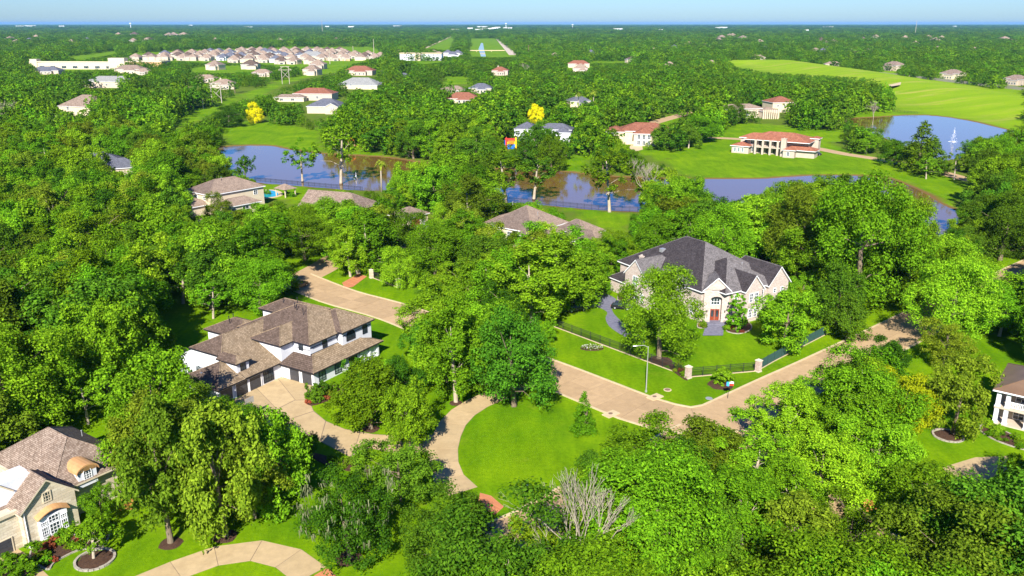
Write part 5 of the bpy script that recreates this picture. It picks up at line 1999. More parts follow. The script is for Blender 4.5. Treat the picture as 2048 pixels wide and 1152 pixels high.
# ------------------------------------------------------------ palms
def palm(u, v, vtop, label, R=2.6):
    x, y = P(u, v)
    H = solve_height(x, y, vtop)
    root = empty('palm_tree', (x, y, 0), 0, label, 'palm')
    b = MB()
    b.tube([(0, 0, -.2), (.1, 0, H * .4), (.15, .1, H * .9)], [.32, .24, .2], 8)
    b.build('trunk', M['bark_pale'], root, True)
    rg = random.Random(int(u))
    f = MB()
    for k in range(34):
        a = k * 2.399
        up = rg.uniform(-.5, 1.0)
        pts = []
        for t in (0, .35, .7, 1):
            r = R * t
            pts.append(Vector((.15 + math.cos(a) * r * (1 - .25 * max(up, 0)), .1 + math.sin(a) * r * (1 - .25 * max(up, 0)), H * .9 + up * R * t - R * .75 * t * t)))
        s = Vector((-math.sin(a), math.cos(a), 0))
        w = (.1, .42, .36, .04)
        for i in range(3):
            f.face([pts[i] - s * w[i], pts[i] + s * w[i], pts[i + 1] + s * w[i + 1], pts[i + 1] - s * w[i + 1]])
    f.build('crown', M['palm'], root)
    TREES.append((x, y, 1.5))


palm(763, 384, 318, 'tall palm tree on the near shore of the left lake')
palm(1156, 222, 182, 'palm tree left of two behind the dark roof', 3.2)
palm(1186, 224, 178, 'palm tree right of two behind the dark roof', 3.2)

# ------------------------------------------------------------ woods: scattered trees kept off open ground
SPACE = 8.6
rg = np.random.default_rng(42)


def tree_ok(x, y, H, R, margin=.92):
    """crown outline must not cover ground or buildings that the photograph shows"""
    zc = H * .56
    ok = np.ones(x.shape, bool)
    g_ = np.linspace(-1, 1, 9)
    for (a, b_) in [(p, q) for p in g_ for q in g_ if p * p + q * q <= 1.02]:
        xx = x + a * R * margin
        zz = zc + b_ * H * .46 * margin
        dep = y * CP + (CAMH - zz) * SP
        u = 1024 + FPX * xx / dep
        v = 576 - FPX * (y * SP - (CAMH - zz) * CP) / dep
        iu = np.clip((u / 2).astype(int), 0, MW - 1)
        iv = np.clip((v / 2).astype(int), 0, MH - 1)
        inb = (u >= 0) & (u < 2048) & (v >= 0) & (v < 1152)
        ok &= ~(inb & (DEPTH[iv, iu] > y + R * .3))
    return ok


def base_ok(x, y):
    ok = np.ones(x.shape, bool)
    for poly in (LAKE, POND):
        ok &= ~(inside(x, y, poly) | (seg_dist(x, y, poly) < 2))
    for c, hw in ROADS:
        ok &= seg_dist(x, y, c, False) > hw + 1.0
    for o in bpy.data.objects:
        if o.parent is None and o.get('category') in ('house', 'building', 'garage'):
            ok &= np.hypot(x - o.location.x, y - o.location.y) > (30 if o['category'] == 'building' else (9 if o.name.startswith('subdivision') else 13))
    ok &= ~inside(x, y, PL([(1110, 608), (1160, 590), (1195, 582), (1240, 590), (1300, 690), (1215, 660), (1205, 615)]))
    ok &= ~((y < 98) & (x < -8) & (x > -75))
    # footprints of the large near houses
    for (ox, oy, hd, x0, x1, y0, y1) in ((-40.3, 135.8, 31.5, -25, 8, -14, 22), (43, 166, 58.7, -31, 6, -8, 20), (-57.9, 86.7, 35, -19, 2, -13, 21), (-99.5, 270.5, 38, -17, 8, -8, 20), (3, 224, 38, -17, 21, -4, 20), (121, 402, 122, -17, 4, -15, 20), (-56, 262, 110, -8, 16, -10, 17), (*P(1985, 846), 128, -13, 2, -1, 17)):
        a = math.radians(hd)
        dx, dy = x - ox, y - oy
        ly = dx * math.sin(a) + dy * math.cos(a)
        lx = dx * math.cos(a) - dy * math.sin(a)
        ok &= ~((lx > x0) & (lx < x1) & (ly > y0) & (ly < y1))
    return ok


def scatter(y0, y1, space, hmin, hmax):
    nx = int((1.4 * y1 + 80) / space)
    ny = int((y1 - y0) / (space * .87))
    ii, jj = np.meshgrid(np.arange(nx), np.arange(ny))
    x = (ii + .5 * (jj % 2)) * space - (1.4 * y1 + 80) / 2
    y = y0 + jj * space * .87
    x = x.ravel() + rg.uniform(-.36, .36, x.size) * space
    y = y.ravel() + rg.uniform(-.36, .36, y.size) * space
    k = (np.abs(x) < .66 * y + 14)
    x, y = x[k], y[k]
    k = base_ok(x, y)
    x, y = x[k], y[k]
    for (tx, ty, tr) in TREES:
        k = np.hypot(x - tx, y - ty) > max(tr * .8, 2.5)
        x, y = x[k], y[k]
    H = rg.uniform(hmin, hmax, x.size)
    R = H * rg.uniform(.45, .62, x.size)
    done = np.zeros(x.size, bool)
    HH, RR = H.copy(), R.copy()
    for f in (1.0, .8, .62, .45, .3):
        t = ~done & tree_ok(x, y, H * f, R * f * (1.08 if f < 1 else 1))
        HH[t], RR[t] = H[t] * f, R[t] * f * (1.08 if f < 1 else 1)
        done |= t
    return x[done], y[done], HH[done], RR[done]


x, y, H, R = scatter(60, 660, SPACE, 9.5, 18.5)
order = np.argsort(y)
x, y, H, R = x[order], y[order], H[order], R[order]
NKIND = {'oak_tree': 0, 'pecan_tree': 0, 'elm_tree': 0}


def region(xx, yy):
    u, v = proj(xx, yy, 6)
    if v > 860:
        s = 'woods along the bottom edge' if 640 < u < 1300 else ('woods at the lower left' if u <= 640 else 'woods at the lower right')
    elif v > 620:
        s = 'woods left of the white house' if u < 420 else ('trees between the white house and the emerald tree' if u < 1120 else 'woods along the right hand road')
    elif v > 420:
        s = 'left woods below the pool house' if u < 560 else ('street trees between the white and brick houses' if u < 1240 else 'woods behind the brick house')
    elif v > 300:
        s = 'left woods beside the lake' if u < 460 else ('trees along the lake shore' if u < 1250 else 'trees along the right lake shore')
    else:
        s = 'distant woods left of the lake' if u < 660 else ('distant woods above the lake' if u < 1300 else 'distant woods around the villa')
    return s


rs = random.Random(17)
rest = []
CNT = {}
for i in range(len(x)):
    r_ = rs.random()
    nm = 'oak_tree' if r_ < .45 else ('pecan_tree' if r_ < .75 else 'elm_tree')
    if H[i] < 7:
        nm = 'elm_tree'
    if NKIND[nm] >= 290:
        rest.append(i)
        continue
    NKIND[nm] += 1
    if nm == 'oak_tree':
        key = f'oak{rs.randrange(6)}'
    elif nm == 'pecan_tree':
        key = f'pecan{rs.randrange(3)}'
    else:
        key = rs.choice(('round0', 'round1', 'oak2', 'pecan1')) if H[i] >= 7 else rs.choice(('round0', 'round1'))
    if y[i] < 125 and R[i] > 6.2 and nm != 'elm_tree':
        key = f'big{rs.randrange(3)}'
    lf = rs.choices(('leaf_mid', 'leaf_lime', 'leaf_dark', 'leaf_olive'), (5.4, 2.8, 1.9, 1.2))[0]
    reg = region(x[i], y[i])
    kind_ = nm.replace('_tree', '').replace('_', ' ')
    shade = {'leaf_mid': 'green', 'leaf_lime': 'bright green', 'leaf_dark': 'dark green', 'leaf_olive': 'olive green'}[lf]
    gk = f'{shade} {kind_} in the {reg}'
    CNT[gk] = CNT.get(gk, -1) + 1
    nth = 'nearest' if CNT[gk] == 0 else ordinal(CNT[gk]) + ' nearest'
    tree(key, x[i], y[i], H[i], R[i], nm, f'{nth} {gk}', f'{shade} {kind_} trees in the {reg}', lf)

# ------------------------------------------------------------ far woods: one mass of instanced crowns
far_pts, far_s, far_r, far_i = [], [], [], []


def add_far(x, y, H, R, base_h):
    for a, b_, c, d_ in zip(x, y, H, R):
        far_pts.append((a, b_, 0))
        far_s.append((d_ / 6.6, d_ / 6.6, c / 13.5))
        far_r.append((0, 0, rs.uniform(0, 6.283)))
        far_i.append(rs.randrange(6))


if rest:
    k = np.array(rest)
    add_far(x[k], y[k], H[k], R[k], 0)
for (y0, y1, sp, h0, h1) in ((660, 1250, 11, 11, 18), (1250, 2300, 15, 12, 20), (2300, 4200, 26, 13, 21), (4200, 9000, 55, 14, 22), (9000, 22000, 130, 16, 26)):
    X, Y, HH, RR = scatter(y0, y1, sp, h0 * .75, h1)
    # meadows and clearings between the far woods
    fld = np.sin(X / 210 + 2.1 * np.sin(Y / 390)) + np.sin(Y / 330 + 1.7 * np.sin(X / 260 + 1)) + .8 * np.sin(X / 90 + Y / 170)
    kp = (fld < 1.75) | (rg.random(len(X)) < .06)
    X, Y, HH, RR = X[kp], Y[kp], HH[kp], RR[kp]
    hv = .78 + .22 * np.sin(X / 75 + 1.3 * np.sin(Y / 120)) * np.sin(Y / 95)
    HH = HH * hv
    if sp > 14:
        RR = np.maximum(RR, sp * .62) * rg.uniform(.8, 1.2, len(RR))
    add_far(X, Y, HH, RR, 0)

# six low detail crowns in the wood; each is also a tree standing at its near edge
far_protos = []
LOWC = []
for i in range(6):
    q, cl, rad = crown_data(200 + i, 13.5, 6.6, .3, 60, 16, 1.05, 'round', .5)
    me = quads_mesh('crown', q, M[('leaf_dark', 'leaf_mid', 'leaf_mid', 'leaf_dark', 'leaf_mid', 'leaf_dark')[i]])  # half in deep green: colour darkened for shade gaps these crowns lack
    me2 = trunk_mesh(200 + i, 13.5, 6.6, 2, cl, .4, M['bark'])
    xx, yy = P((470, 700, 900, 1180, 1330, 1600)[i], (186, 176, 196, 170, 150, 185)[i])
    r = empty('oak_tree', (xx, yy, 0), 0, f'far green oak in the distant woods, {ordinal(i)} from the left of six', 'tree', 'far oaks in the distant woods')
    o = bpy.data.objects.new('crown', me)
    COL.objects.link(o)
    o.parent = r
    t_ = bpy.data.objects.new('trunk', me2)
    COL.objects.link(t_)
    t_.parent = r
    far_protos.append(o)

me = bpy.data.meshes.new('far_woods')
me.from_pydata(far_pts, [], [])
for nm, tp, data in (('scl', 'FLOAT_VECTOR', np.array(far_s)), ('rot', 'FLOAT_VECTOR', np.array(far_r))):
    a = me.attributes.new(nm, tp, 'POINT')
    a.data.foreach_set('vector', data.astype(np.float32).ravel())
a = me.attributes.new('idx', 'INT', 'POINT')
a.data.foreach_set('value', np.array(far_i, np.int32))
fw = bpy.data.objects.new('far_woods', me)
COL.objects.link(fw)
tag(fw, 'continuous distant woodland stretching to the horizon', 'woods', kind='stuff')
ng = bpy.data.node_groups.new('scatter_crowns', 'GeometryNodeTree')
ng.interface.new_socket('Geometry', in_out='INPUT', socket_type='NodeSocketGeometry')
ng.interface.new_socket('Geometry', in_out='OUTPUT', socket_type='NodeSocketGeometry')
gi, go = ng.nodes.new('NodeGroupInput'), ng.nodes.new('NodeGroupOutput')
iop = ng.nodes.new('GeometryNodeInstanceOnPoints')
gti = ng.nodes.new('GeometryNodeJoinGeometry')
for o in far_protos:
    oi = ng.nodes.new('GeometryNodeObjectInfo')
    oi.inputs['Object'].default_value = o
    oi.inputs['As Instance'].default_value = True
    oi.transform_space = 'ORIGINAL'
    ng.links.new(oi.outputs['Geometry'], gti.inputs[0])


def named(nm, tp):
    n = ng.nodes.new('GeometryNodeInputNamedAttribute')
    n.data_type = tp
    n.inputs['Name'].default_value = nm
    return n.outputs[0]


ng.links.new(gi.outputs[0], iop.inputs['Points'])
ng.links.new(gti.outputs[0], iop.inputs['Instance'])
iop.inputs['Pick Instance'].default_value = True
ng.links.new(named('idx', 'INT'), iop.inputs['Instance Index'])
e2r = ng.nodes.new('FunctionNodeEulerToRotation')
ng.links.new(named('rot', 'FLOAT_VECTOR'), e2r.inputs[0])
ng.links.new(e2r.outputs[0], iop.inputs['Rotation'])
ng.links.new(named('scl', 'FLOAT_VECTOR'), iop.inputs['Scale'])
ng.links.new(iop.outputs[0], go.inputs[0])
md = fw.modifiers.new('scatter', 'NODES')
md.node_group = ng
print('trees', NKIND, 'far', len(far_pts))

# ================================================================== FENCES, STREET FURNITURE, GARDENS
def fence(px, label, h=1.75, name='iron_fence', m='iron', bay=2.6, strip=True, solid=False, base=None, pick=.16):
    pts = px if base == 'world' else PL(px)
    pts = resample(pts, bay) + [pts[-1]]
    ox, oy = pts[0]
    root = empty(name, (ox, oy, 0), 0, label, 'fence')
    L = [(x - ox, y - oy) for x, y in pts]
    for i, (x, y) in enumerate(L):
        b = MB()
        b.box(x - .05, x + .05, y - .05, y + .05, -.1, h + .08)
        b.build('post', M[m], root)
    for i in range(len(L) - 1):
        a, c = L[i], L[i + 1]
        D = math.dist(a, c)
        if D < .2:
            continue
        t = ((c[0] - a[0]) / D, (c[1] - a[1]) / D)
        n = (t[1], -t[0])
        for z in (h - .12, .18, h - .45):
            b = MB()
            b.obox(a, t, n, .05, D - .05, z, z + .06, -.02, .02)
            b.build('rail', M[m], root)
        b = MB()
        if solid:
            b.obox(a, t, n, .04, D - .04, .12, h - .02, .03, .05)
            b.build('screen_panel', M['screen'], root)
        else:
            k = int(D / pick)
            for j in range(1, k):
                u = D * j / k
                b.obox(a, t, n, u - .012, u + .012, .1, h, -.012, .012)
            tag(b.build('picket_panel', M[m], root), kind='stuff')
    if strip:
        b = MB()
        for i in range(len(L) - 1):
            a, c = L[i], L[i + 1]
            D = math.dist(a, c)
            if D < .2:
                continue
            t = ((c[0] - a[0]) / D, (c[1] - a[1]) / D)
            b.obox(a, t, (t[1], -t[0]), 0, D, .003, .06, -.2, .2)
        b.build('base_strip', M['kerb'], root)
    return root


def pillar(u, v, h, w, label, m='pillar_brick', group=None):
    x, y = P(u, v)
    r = empty('gate_pillar', (x, y, 0), math.radians(35), label, 'pillar', group)
    b = MB()
    b.box(-w / 2, w / 2, -w / 2, w / 2, -.1, h)
    b.build('shaft', M[m], r)
    b = MB()
    b.box(-w / 2 - .1, w / 2 + .1, -w / 2 - .1, w / 2 + .1, h, h + .14)
    b.poly([(-w / 2, -w / 2, h + .14), (w / 2, -w / 2, h + .14), (w / 2, w / 2, h + .14), (-w / 2, w / 2, h + .14), (0, 0, h + .4)], [(0, 1, 4), (1, 2, 4), (2, 3, 4), (3, 0, 4)])
    b.build('cap', M['limestone'], r)
    b = MB()
    b.box(-w / 2 - .07, w / 2 + .07, -w / 2 - .07, w / 2 + .07, -.1, .22)
    b.build('plinth', M['limestone'], r)
    return r


fence([(1108, 653), (1372, 752)], 'black iron picket fence along the left side of the brick house lawn')
fence([(1378, 754), (1514, 742)], 'black iron picket fence between the two brick pillars')
fence([(1520, 738), (1548, 722), (1664, 662)], 'dark green screened fence along the right hand road', h=1.9, name='screened_fence', solid=True)
fence([(744, 555), (795, 574)], 'short black fence left of the cream gate pillar')
fence([(718, 540), (760, 518)], 'short hedge side fence behind the brick apron')
fence([(510, 362), (610, 371), (725, 381)], 'thin black fence along the near shore of the left lake', strip=False, h=1.5)
fence([(960, 399), (1090, 409), (1200, 420), (1300, 424)], 'thin black fence along the near shore of the middle lake', strip=False, h=1.6)
fence([(1755, 214), (1790, 224), (1835, 228)], 'rail fence at the far end of the fountain pond', strip=False, h=1.5, pick=.5)
pillar(1376, 756, 2.1, .85, 'brick pillar at the left end of the corner fence')
pillar(1516, 743, 2.1, .85, 'brick pillar at the right end of the corner fence')
pillar(716, 547, 2.0, .8, 'cream stone pillar left of the brick apron gate', 'limestone')
pillar(743, 556, 2.0, .8, 'cream stone pillar right of the brick apron gate', 'limestone')
pillar(797, 575, 2.0, .8, 'cream stone pillar at the end of the short fence', 'limestone')
pillar(759, 520, 2.0, .8, 'cream stone pillar beside the shaded drive', 'limestone')
pillar(821, 500, 2.0, .8, 'cream stone pillar below the garage court', 'limestone')
pillar(984, 626, 2.2, .9, 'cream stone pillar in the shade behind the emerald tree', 'limestone')


def street_lamp(u, v, vtop, side, label):
    x, y = P(u, v)
    H = solve_height(x, y, vtop)
    r = empty('street_lamp', (x, y, 0), 0, label, 'street lamp')
    b = MB()
    b.tube([(0, 0, -.1), (0, 0, .3)], .2, 8)
    b.build('base', M['metal'], r)
    b = MB()
    b.tube([(0, 0, .2), (0, 0, H * .6), (0, 0, H - .05)], [.10, .075, .05], 8)
    b.build('pole', M['metal'], r)
    b = MB()
    b.tube([(0, 0, H - .25), (side * .7, 0, H + .12), (side * 1.9, 0, H + .05)], [.045, .04, .035], 6)
    b.build('arm', M['metal'], r)
    b = MB()
    b.tube([(side * 1.75, 0, H + .03), (side * 2.1, 0, H + .0), (side * 2.6, 0, H - .02)], [.06, .11, .05], 8)
    b.build('lamp_head', M['metal'], r)


street_lamp(1292, 784, 692, -1, 'tall grey street lamp beside the corner road storm drain')
street_lamp(1303, 240, 214, 1, 'small street lamp on the lane above the terrace house')

# storm drains and manholes
for (u, v, lab) in ((1310, 795, 'storm drain inlet by the street lamp'), (1222, 829, 'storm drain inlet at the edge of the round lawn')):
    x, y = P(u, v)
    r = empty('storm_drain', (x, y, 0), math.radians(40), lab, 'drain')
    b = MB()
    b.box(-1.3, 1.3, -.8, .8, .004, .17)
    b.build('slab', M['kerb'], r)
    b = MB()
    b.tube([(0, .1, .16), (0, .1, .19)], .36, 14)
    b.build('cover', M['pole_d'], r)
for (u, v, lab) in ((1335, 780, 'round manhole cover in the lawn right of the street lamp'),):
    x, y = P(u, v)
    r = empty('manhole', (x, y, 0), 0, lab, 'manhole')
    b = MB()
    b.tube([(0, 0, .004), (0, 0, .07)], .7, 16)
    b.build('collar', M['kerb'], r)
    b = MB()
    b.tube([(0, 0, .06), (0, 0, .1)], .48, 16)
    b.build('cover', M['pole_d'], r)
x, y = P(1418, 797)
b = MB()
b.tube([(x, y, .004), (x, y, .05)], .6, 12)
tag(b.build('valve_cover', M['metal']), 'grey metal valve cover in the lawn near the flag', 'cover')

# flag on a pole by the round bush
x, y = P(1455, 797)
r = empty('flag', (x, y, 0), 0, 'small flag of blue, white and red on a short pole near the round bush', 'flag')
b = MB()
b.tube([(0, 0, -.1), (.25, 0, 3.1)], [.04, .03], 6)
b.build('pole', M['iron'], r)
for nm, (x0, x1, z0, z1), mm in (('blue_band', (-.55, -.1, 0, .75), 'lightblue'), ('white_stripe', (-.1, .62, .38, .75), 'trim'), ('red_stripe', (-.1, .62, 0, .38), 'red')):
    b = MB()
    K = 6
    for i in range(K):
        a0, a1 = x0 + (x1 - x0) * i / K, x0 + (x1 - x0) * (i + 1) / K
        y0, y1 = .12 * math.sin(a0 * 6), .12 * math.sin(a1 * 6)
        b.poly([(.2 + a0, y0, 2.3 + z0), (.2 + a1, y1, 2.3 + z0), (.2 + a1, y1, 2.3 + z1), (.2 + a0, y0, 2.3 + z1), (.2 + a0, y0 + .02, 2.3 + z0), (.2 + a1, y1 + .02, 2.3 + z0), (.2 + a1, y1 + .02, 2.3 + z1), (.2 + a0, y0 + .02, 2.3 + z1)],
               [(0, 1, 2, 3), (7, 6, 5, 4), (3, 2, 6, 7), (0, 4, 5, 1)])
    b.build(nm, M[mm], r)

# street sign at the bottom corner of the round lawn
x, y = P(1049, 1008)
r = empty('street_sign', (x, y, 0), 0, 'dark street sign post at the bottom corner of the round lawn', 'sign')
b = MB()
b.tube([(0, 0, -.1), (0, 0, 2.9)], .05, 6)
b.build('post', M['iron'], r)
b = MB()
b.obox((0, 0), (.8, .6), (.6, -.8), 0.02, .75, 2.55, 2.78, -.015, .015)
b.build('blade', M['screen'], r)
b = MB()
b.obox((0, 0), (-.6, .8), (.8, .6), -.05, .6, 2.3, 2.52, -.015, .015)
b.build('blade', M['screen'], r)


# vehicles
def car(u, v, head, m, label, suv=True, name='parked_car'):
    x, y = P(u, v)
    r = empty(name, (x, y, .02), -math.radians(head), label, 'car')
    L, W, H = 4.7, 1.85, 1.65 if suv else 1.42
    prof = [(-L / 2, .35), (-L / 2, .75), (-L / 2 + .1, .95), (-L * .27, 1.02), (-L * .27, 1.02), (L * .38, 1.03), (L / 2 - .05, .98), (L / 2, .6), (L / 2, .35)]

    def loft(b, pr, w0, w1, zt0, zt1):
        n = len(pr)
        vv = []
        for sx in (-1, 1):
            for (yy, zz) in pr:
                t = (zz - zt0) / max(zt1 - zt0, 1e-3)
                vv.append((sx * (w0 + (w1 - w0) * t) / 2, yy, zz))
        b.poly(vv, [tuple(range(n - 1, -1, -1)), tuple(range(n, 2 * n))] + [(i, (i + 1) % n, n + (i + 1) % n, n + i) for i in range(n)])
    b = MB()
    loft(b, [p for i, p in enumerate(prof) if i != 4], W, W * .94, .35, 1.03)
    b.build('body', M[m], r)
    b = MB()
    loft(b, [(-L * .26, 1.0), (-L * .10, H - .04), (L * .32, H - .04), (L * .42, 1.0)], W * .92, W * .74, 1.0, H)
    b.build('window_band', M['glass'], r)
    b = MB()
    loft(b, [(-L * .11, H - .06), (-L * .08, H), (L * .31, H), (L * .335, H - .06)], W * .78, W * .72, H - .06, H)
    b.build('car_roof', M[m], r)
    for sx in (-1, 1):
        for yy in (-L * .3, L * .3):
            b = MB()
            K = 12
            b.tube([(sx * (W / 2 - .22), yy, .35), (sx * (W / 2 + .02), yy, .35)], .35, K)
            w = b.build('wheel', M['tyre'], r)
            b = MB()
            b.tube([(sx * (W / 2 + .005), yy, .35), (sx * (W / 2 + .04), yy, .35)], .2, 8)
            b.build('rim', M['metal'], w)
        b = MB()
        b.box(sx * .68 - .2, sx * .68 + .2, -L / 2 - .03, -L / 2 + .05, .68, .84)
        b.build('headlight', M['headlight'], r)
        b = MB()
        b.box(sx * .7 - .18, sx * .7 + .18, L / 2 - .06, L / 2 + .02, .72, .9)
        b.build('tail_light', M['red'], r)


car(850, 458, 62, 'carwhite', 'white car parked on the garage court beside the red brown door')
car(1244, 618, 290, 'carblack', 'black car on the slate driveway left of the big shade tree')
car(1152, 622, 250, 'carblack', 'black car in tree shade at the left end of the slate driveway')
car(1632, 311, 95, 'carblack', 'dark car parked beside the villa')
car(1363, 281, 95, 'carblack', 'dark car under the oak left of the villa')
car(600, 575, 200, 'carblack', 'dark car parked in shade on the side road')

# mulch rings, stone rings, garden beds
def ring(u, v, r, label, stone=False, squash=1.0):
    x, y = P(u, v)
    e_ = empty('tree_ring', (x, y, 0), 0, label, 'garden bed')
    rg_ = random.Random(int(u * 7 + v))
    b = MB()
    pts = [(r * (1 + .06 * rg_.gauss(0, 1)) * math.cos(k * math.pi / 9), r * squash * (1 + .06 * rg_.gauss(0, 1)) * math.sin(k * math.pi / 9)) for k in range(18)]
    b.poly([(*p, .015) for p in pts] + [(p[0] * .6, p[1] * .6, .12) for p in pts] + [(0, 0, .16)],
           [(i, (i + 1) % 18, 18 + (i + 1) % 18, 18 + i) for i in range(18)] + [(18 + i, 18 + (i + 1) % 18, 36) for i in range(18)])
    b.build('mulch_mound', M['mulch'], e_)
    if stone:
        for k in range(24):
            a = 2 * math.pi * k / 24
            c, s_ = math.cos(a), math.sin(a)
            b = MB()
            q = 2 * math.pi * (r + .12) / 24 * .46
            b.obox(((r + .12) * c, (r + .12) * s_ * squash), (-s_, c), (c, s_), -q, q, -.02, .2 + rg_.uniform(-.03, .05), -.15, .15)
            b.build('stone', M['stone_edge'], e_)


ring(342, 1087, 1.4, 'mulch ring under the tall olive tree on the lower left lawn')
ring(450, 1073, 1.5, 'mulch ring under the right olive tree on the lower left lawn')
ring(190, 1120, 2.0, 'stone edged bed under the small tree by the bay window', True)
ring(697, 1117, 1.6, 'mulch ring under the moss draped oak')
ring(742, 858, 1.3, 'mulch ring under the bright tree by the driveway')
ring(1320, 722, 2.4, 'dark mulch ring under the large shade tree')
ring(1440, 770, 2.2, 'mulch ring under the round clipped bush')
ring(912, 806, 1.1, 'mulch ring under the tall pale trunked tree')
ring(1896, 872, 2.0, 'ringed bed under the rounded olive tree on the right lawn', True)


def bush(u, v, w, h, label, leaf='leaf_mid', name='bush', cat='bush', group=None):
    x, y = P(u, v)
    return tree('shrub', x, y, h, w / 2, name, label, group, leaf, cat=cat)


bush(1446, 768, 4.2, 3.0, 'round clipped bush beside the small flag', 'leaf_mid')
x0, y0 = P(1184, 697)
fb = empty('flower_bed', (x0, y0, 0), 0, 'flower bed dotted with white blooms outside the iron fence', 'flower bed')
b = MB()
b.prism([(2.3 * math.cos(k * .5236), 1.3 * math.sin(k * .5236)) for k in range(12)], .004, .1)
b.build('mulch_bed', M['mulch'], fb)
rgf = np.random.default_rng(3)
for nm, mm, n_, s_ in (('leaves', 'leaf_olive', 260, .3), ('blooms', 'flowers', 200, .22)):
    a = rgf.uniform(0, 6.283, n_)
    rr = np.sqrt(rgf.uniform(0, 1, n_))
    pos = np.stack([2.1 * rr * np.cos(a), 1.15 * rr * np.sin(a), rgf.uniform(.15, .5 if nm == 'leaves' else .65, n_)], 1)
    o = bpy.data.objects.new(nm, quads_mesh(nm, leaf_quads(pos, sph(rgf, n_) * .5 + np.array([0, 0, .8]), np.full(n_, s_), rgf, 1), M[mm]))
    COL.objects.link(o)
    o.parent = fb
    o['kind'] = 'stuff'


def bed(px, label, plants, edge=True, leafs=('leaf_mid', 'leaf_olive', 'redplant', 'leaf_lime')):
    poly = PL(px)
    cx, cy = sum(p[0] for p in poly) / len(poly), sum(p[1] for p in poly) / len(poly)
    r = empty('planting_bed', (cx, cy, 0), 0, label, 'garden bed')
    loc_ = smooth_poly([(x - cx, y - cy) for x, y in poly], 3)
    b = MB()
    b.prism(loc_, .004, .09)
    b.build('mulch_bed', M['mulch'], r)
    if edge:
        b = MB()
        n = len(loc_)
        for i in range(n):
            a, c = loc_[i], loc_[(i + 1) % n]
            D = math.dist(a, c)
            if D > .05:
                t = ((c[0] - a[0]) / D, (c[1] - a[1]) / D)
                b.obox(a, t, (t[1], -t[0]), 0, D, -.02, .16, -.1, .1)
        b.build('edging', M['stone_edge'], r)
    rg_ = random.Random(len(label))
    k = 0
    xs = [p[0] for p in loc_]
    ys = [p[1] for p in loc_]
    while k < plants:
        x, y = rg_.uniform(min(xs), max(xs)), rg_.uniform(min(ys), max(ys))
        if inside(np.array([x]), np.array([y]), loc_)[0]:
            k += 1
            o = bpy.data.objects.new('plant', PROTO['shrub']['crown'])
            COL.objects.link(o)
            o.parent = r
            s_ = rg_.uniform(.35, .75)
            o.location = (x, y, 0)
            o.scale = (s_, s_, s_ * rg_.uniform(.6, 1))
            o.material_slots[0].link = 'OBJECT'
            o.material_slots[0].material = M[rg_.choice(leafs)]
    return r


bed([(1450, 660), (1460, 640), (1490, 642), (1503, 652), (1498, 662), (1475, 668)], 'edged planting bed before the brick house front windows', 14)
bed([(1395, 655), (1400, 640), (1412, 642), (1412, 655)], 'small planting bed left of the brick house steps', 5)
bed([(1235, 600), (1245, 582), (1262, 590), (1290, 606), (1284, 612), (1262, 606)], 'edged planting bed along the left wing of the brick house', 12)
bed([(60, 1115), (80, 1085), (130, 1068), (170, 1072), (215, 1045), (222, 1060), (205, 1095), (160, 1100), (110, 1125), (95, 1140)], 'curved planting bed with stone edging along the stone house', 30)
bed([(612, 800), (640, 790), (690, 765), (700, 775), (660, 800), (622, 812)], 'planting bed along the front of the white house', 10, False)
bed([(1375, 762), (1345, 742), (1338, 728), (1362, 735)], 'small bed inside the fence left of the brick pillar', 5, False)
bed([(1960, 862), (1975, 850), (2060, 888), (2060, 902), (2000, 885)], 'long hedge bed before the balcony house', 26, leafs=('leaf_mid', 'leaf_lime'))
bed([(620, 905), (700, 925), (760, 935), (740, 950), (650, 930)], 'shaded planting bed below the white house driveway', 10, False)
# clipped bushes by the driveway
for i, (u, v, w, hh, lab) in enumerate(((630, 803, 3.4, 3.2, 'tall rounded bush at the driveway corner of the white house'), (648, 790, 2.6, 2.6, 'second rounded bush behind the driveway corner bush'), (668, 782, 2.2, 1.8, 'low bush along the white house front'),
                                        (715, 762, 5.0, 4.2, 'large leafy bush under the white house arched windows'), (1650, 668, 4.4, 3.0, 'bush at the upper end of the screened fence'), (1258, 664, 1.6, 1.2, 'little bush beside the slate driveway'),
                                        (1357, 742, 1.9, 2.2, 'pale flowering bush inside the fence corner'), (30, 1150, 6, 2.6, 'dark clipped bush at the bottom left corner'), (1600, 590, 3.4, 2.4, 'bush behind the right gable of the brick house'))):
    bush(u, v, w, hh, lab, ('leaf_dark', 'leaf_dark', 'leaf_mid', 'leaf_dark', 'leaf_mid', 'leaf_lime', 'leaf_olive', 'leaf_mid', 'leaf_mid')[i])
for k in range(12):
    u, v = 505 + 8 * k, 376 + .8 * k
    if k in (2, 3, 4, 9, 10):
        bush(u, v + 10, 2.4, 1.8, f'low leafy bush by the pool garden, {ordinal((2, 3, 4, 9, 10).index(k))} from the left', 'leaf_mid', group='bushes around the pool garden')

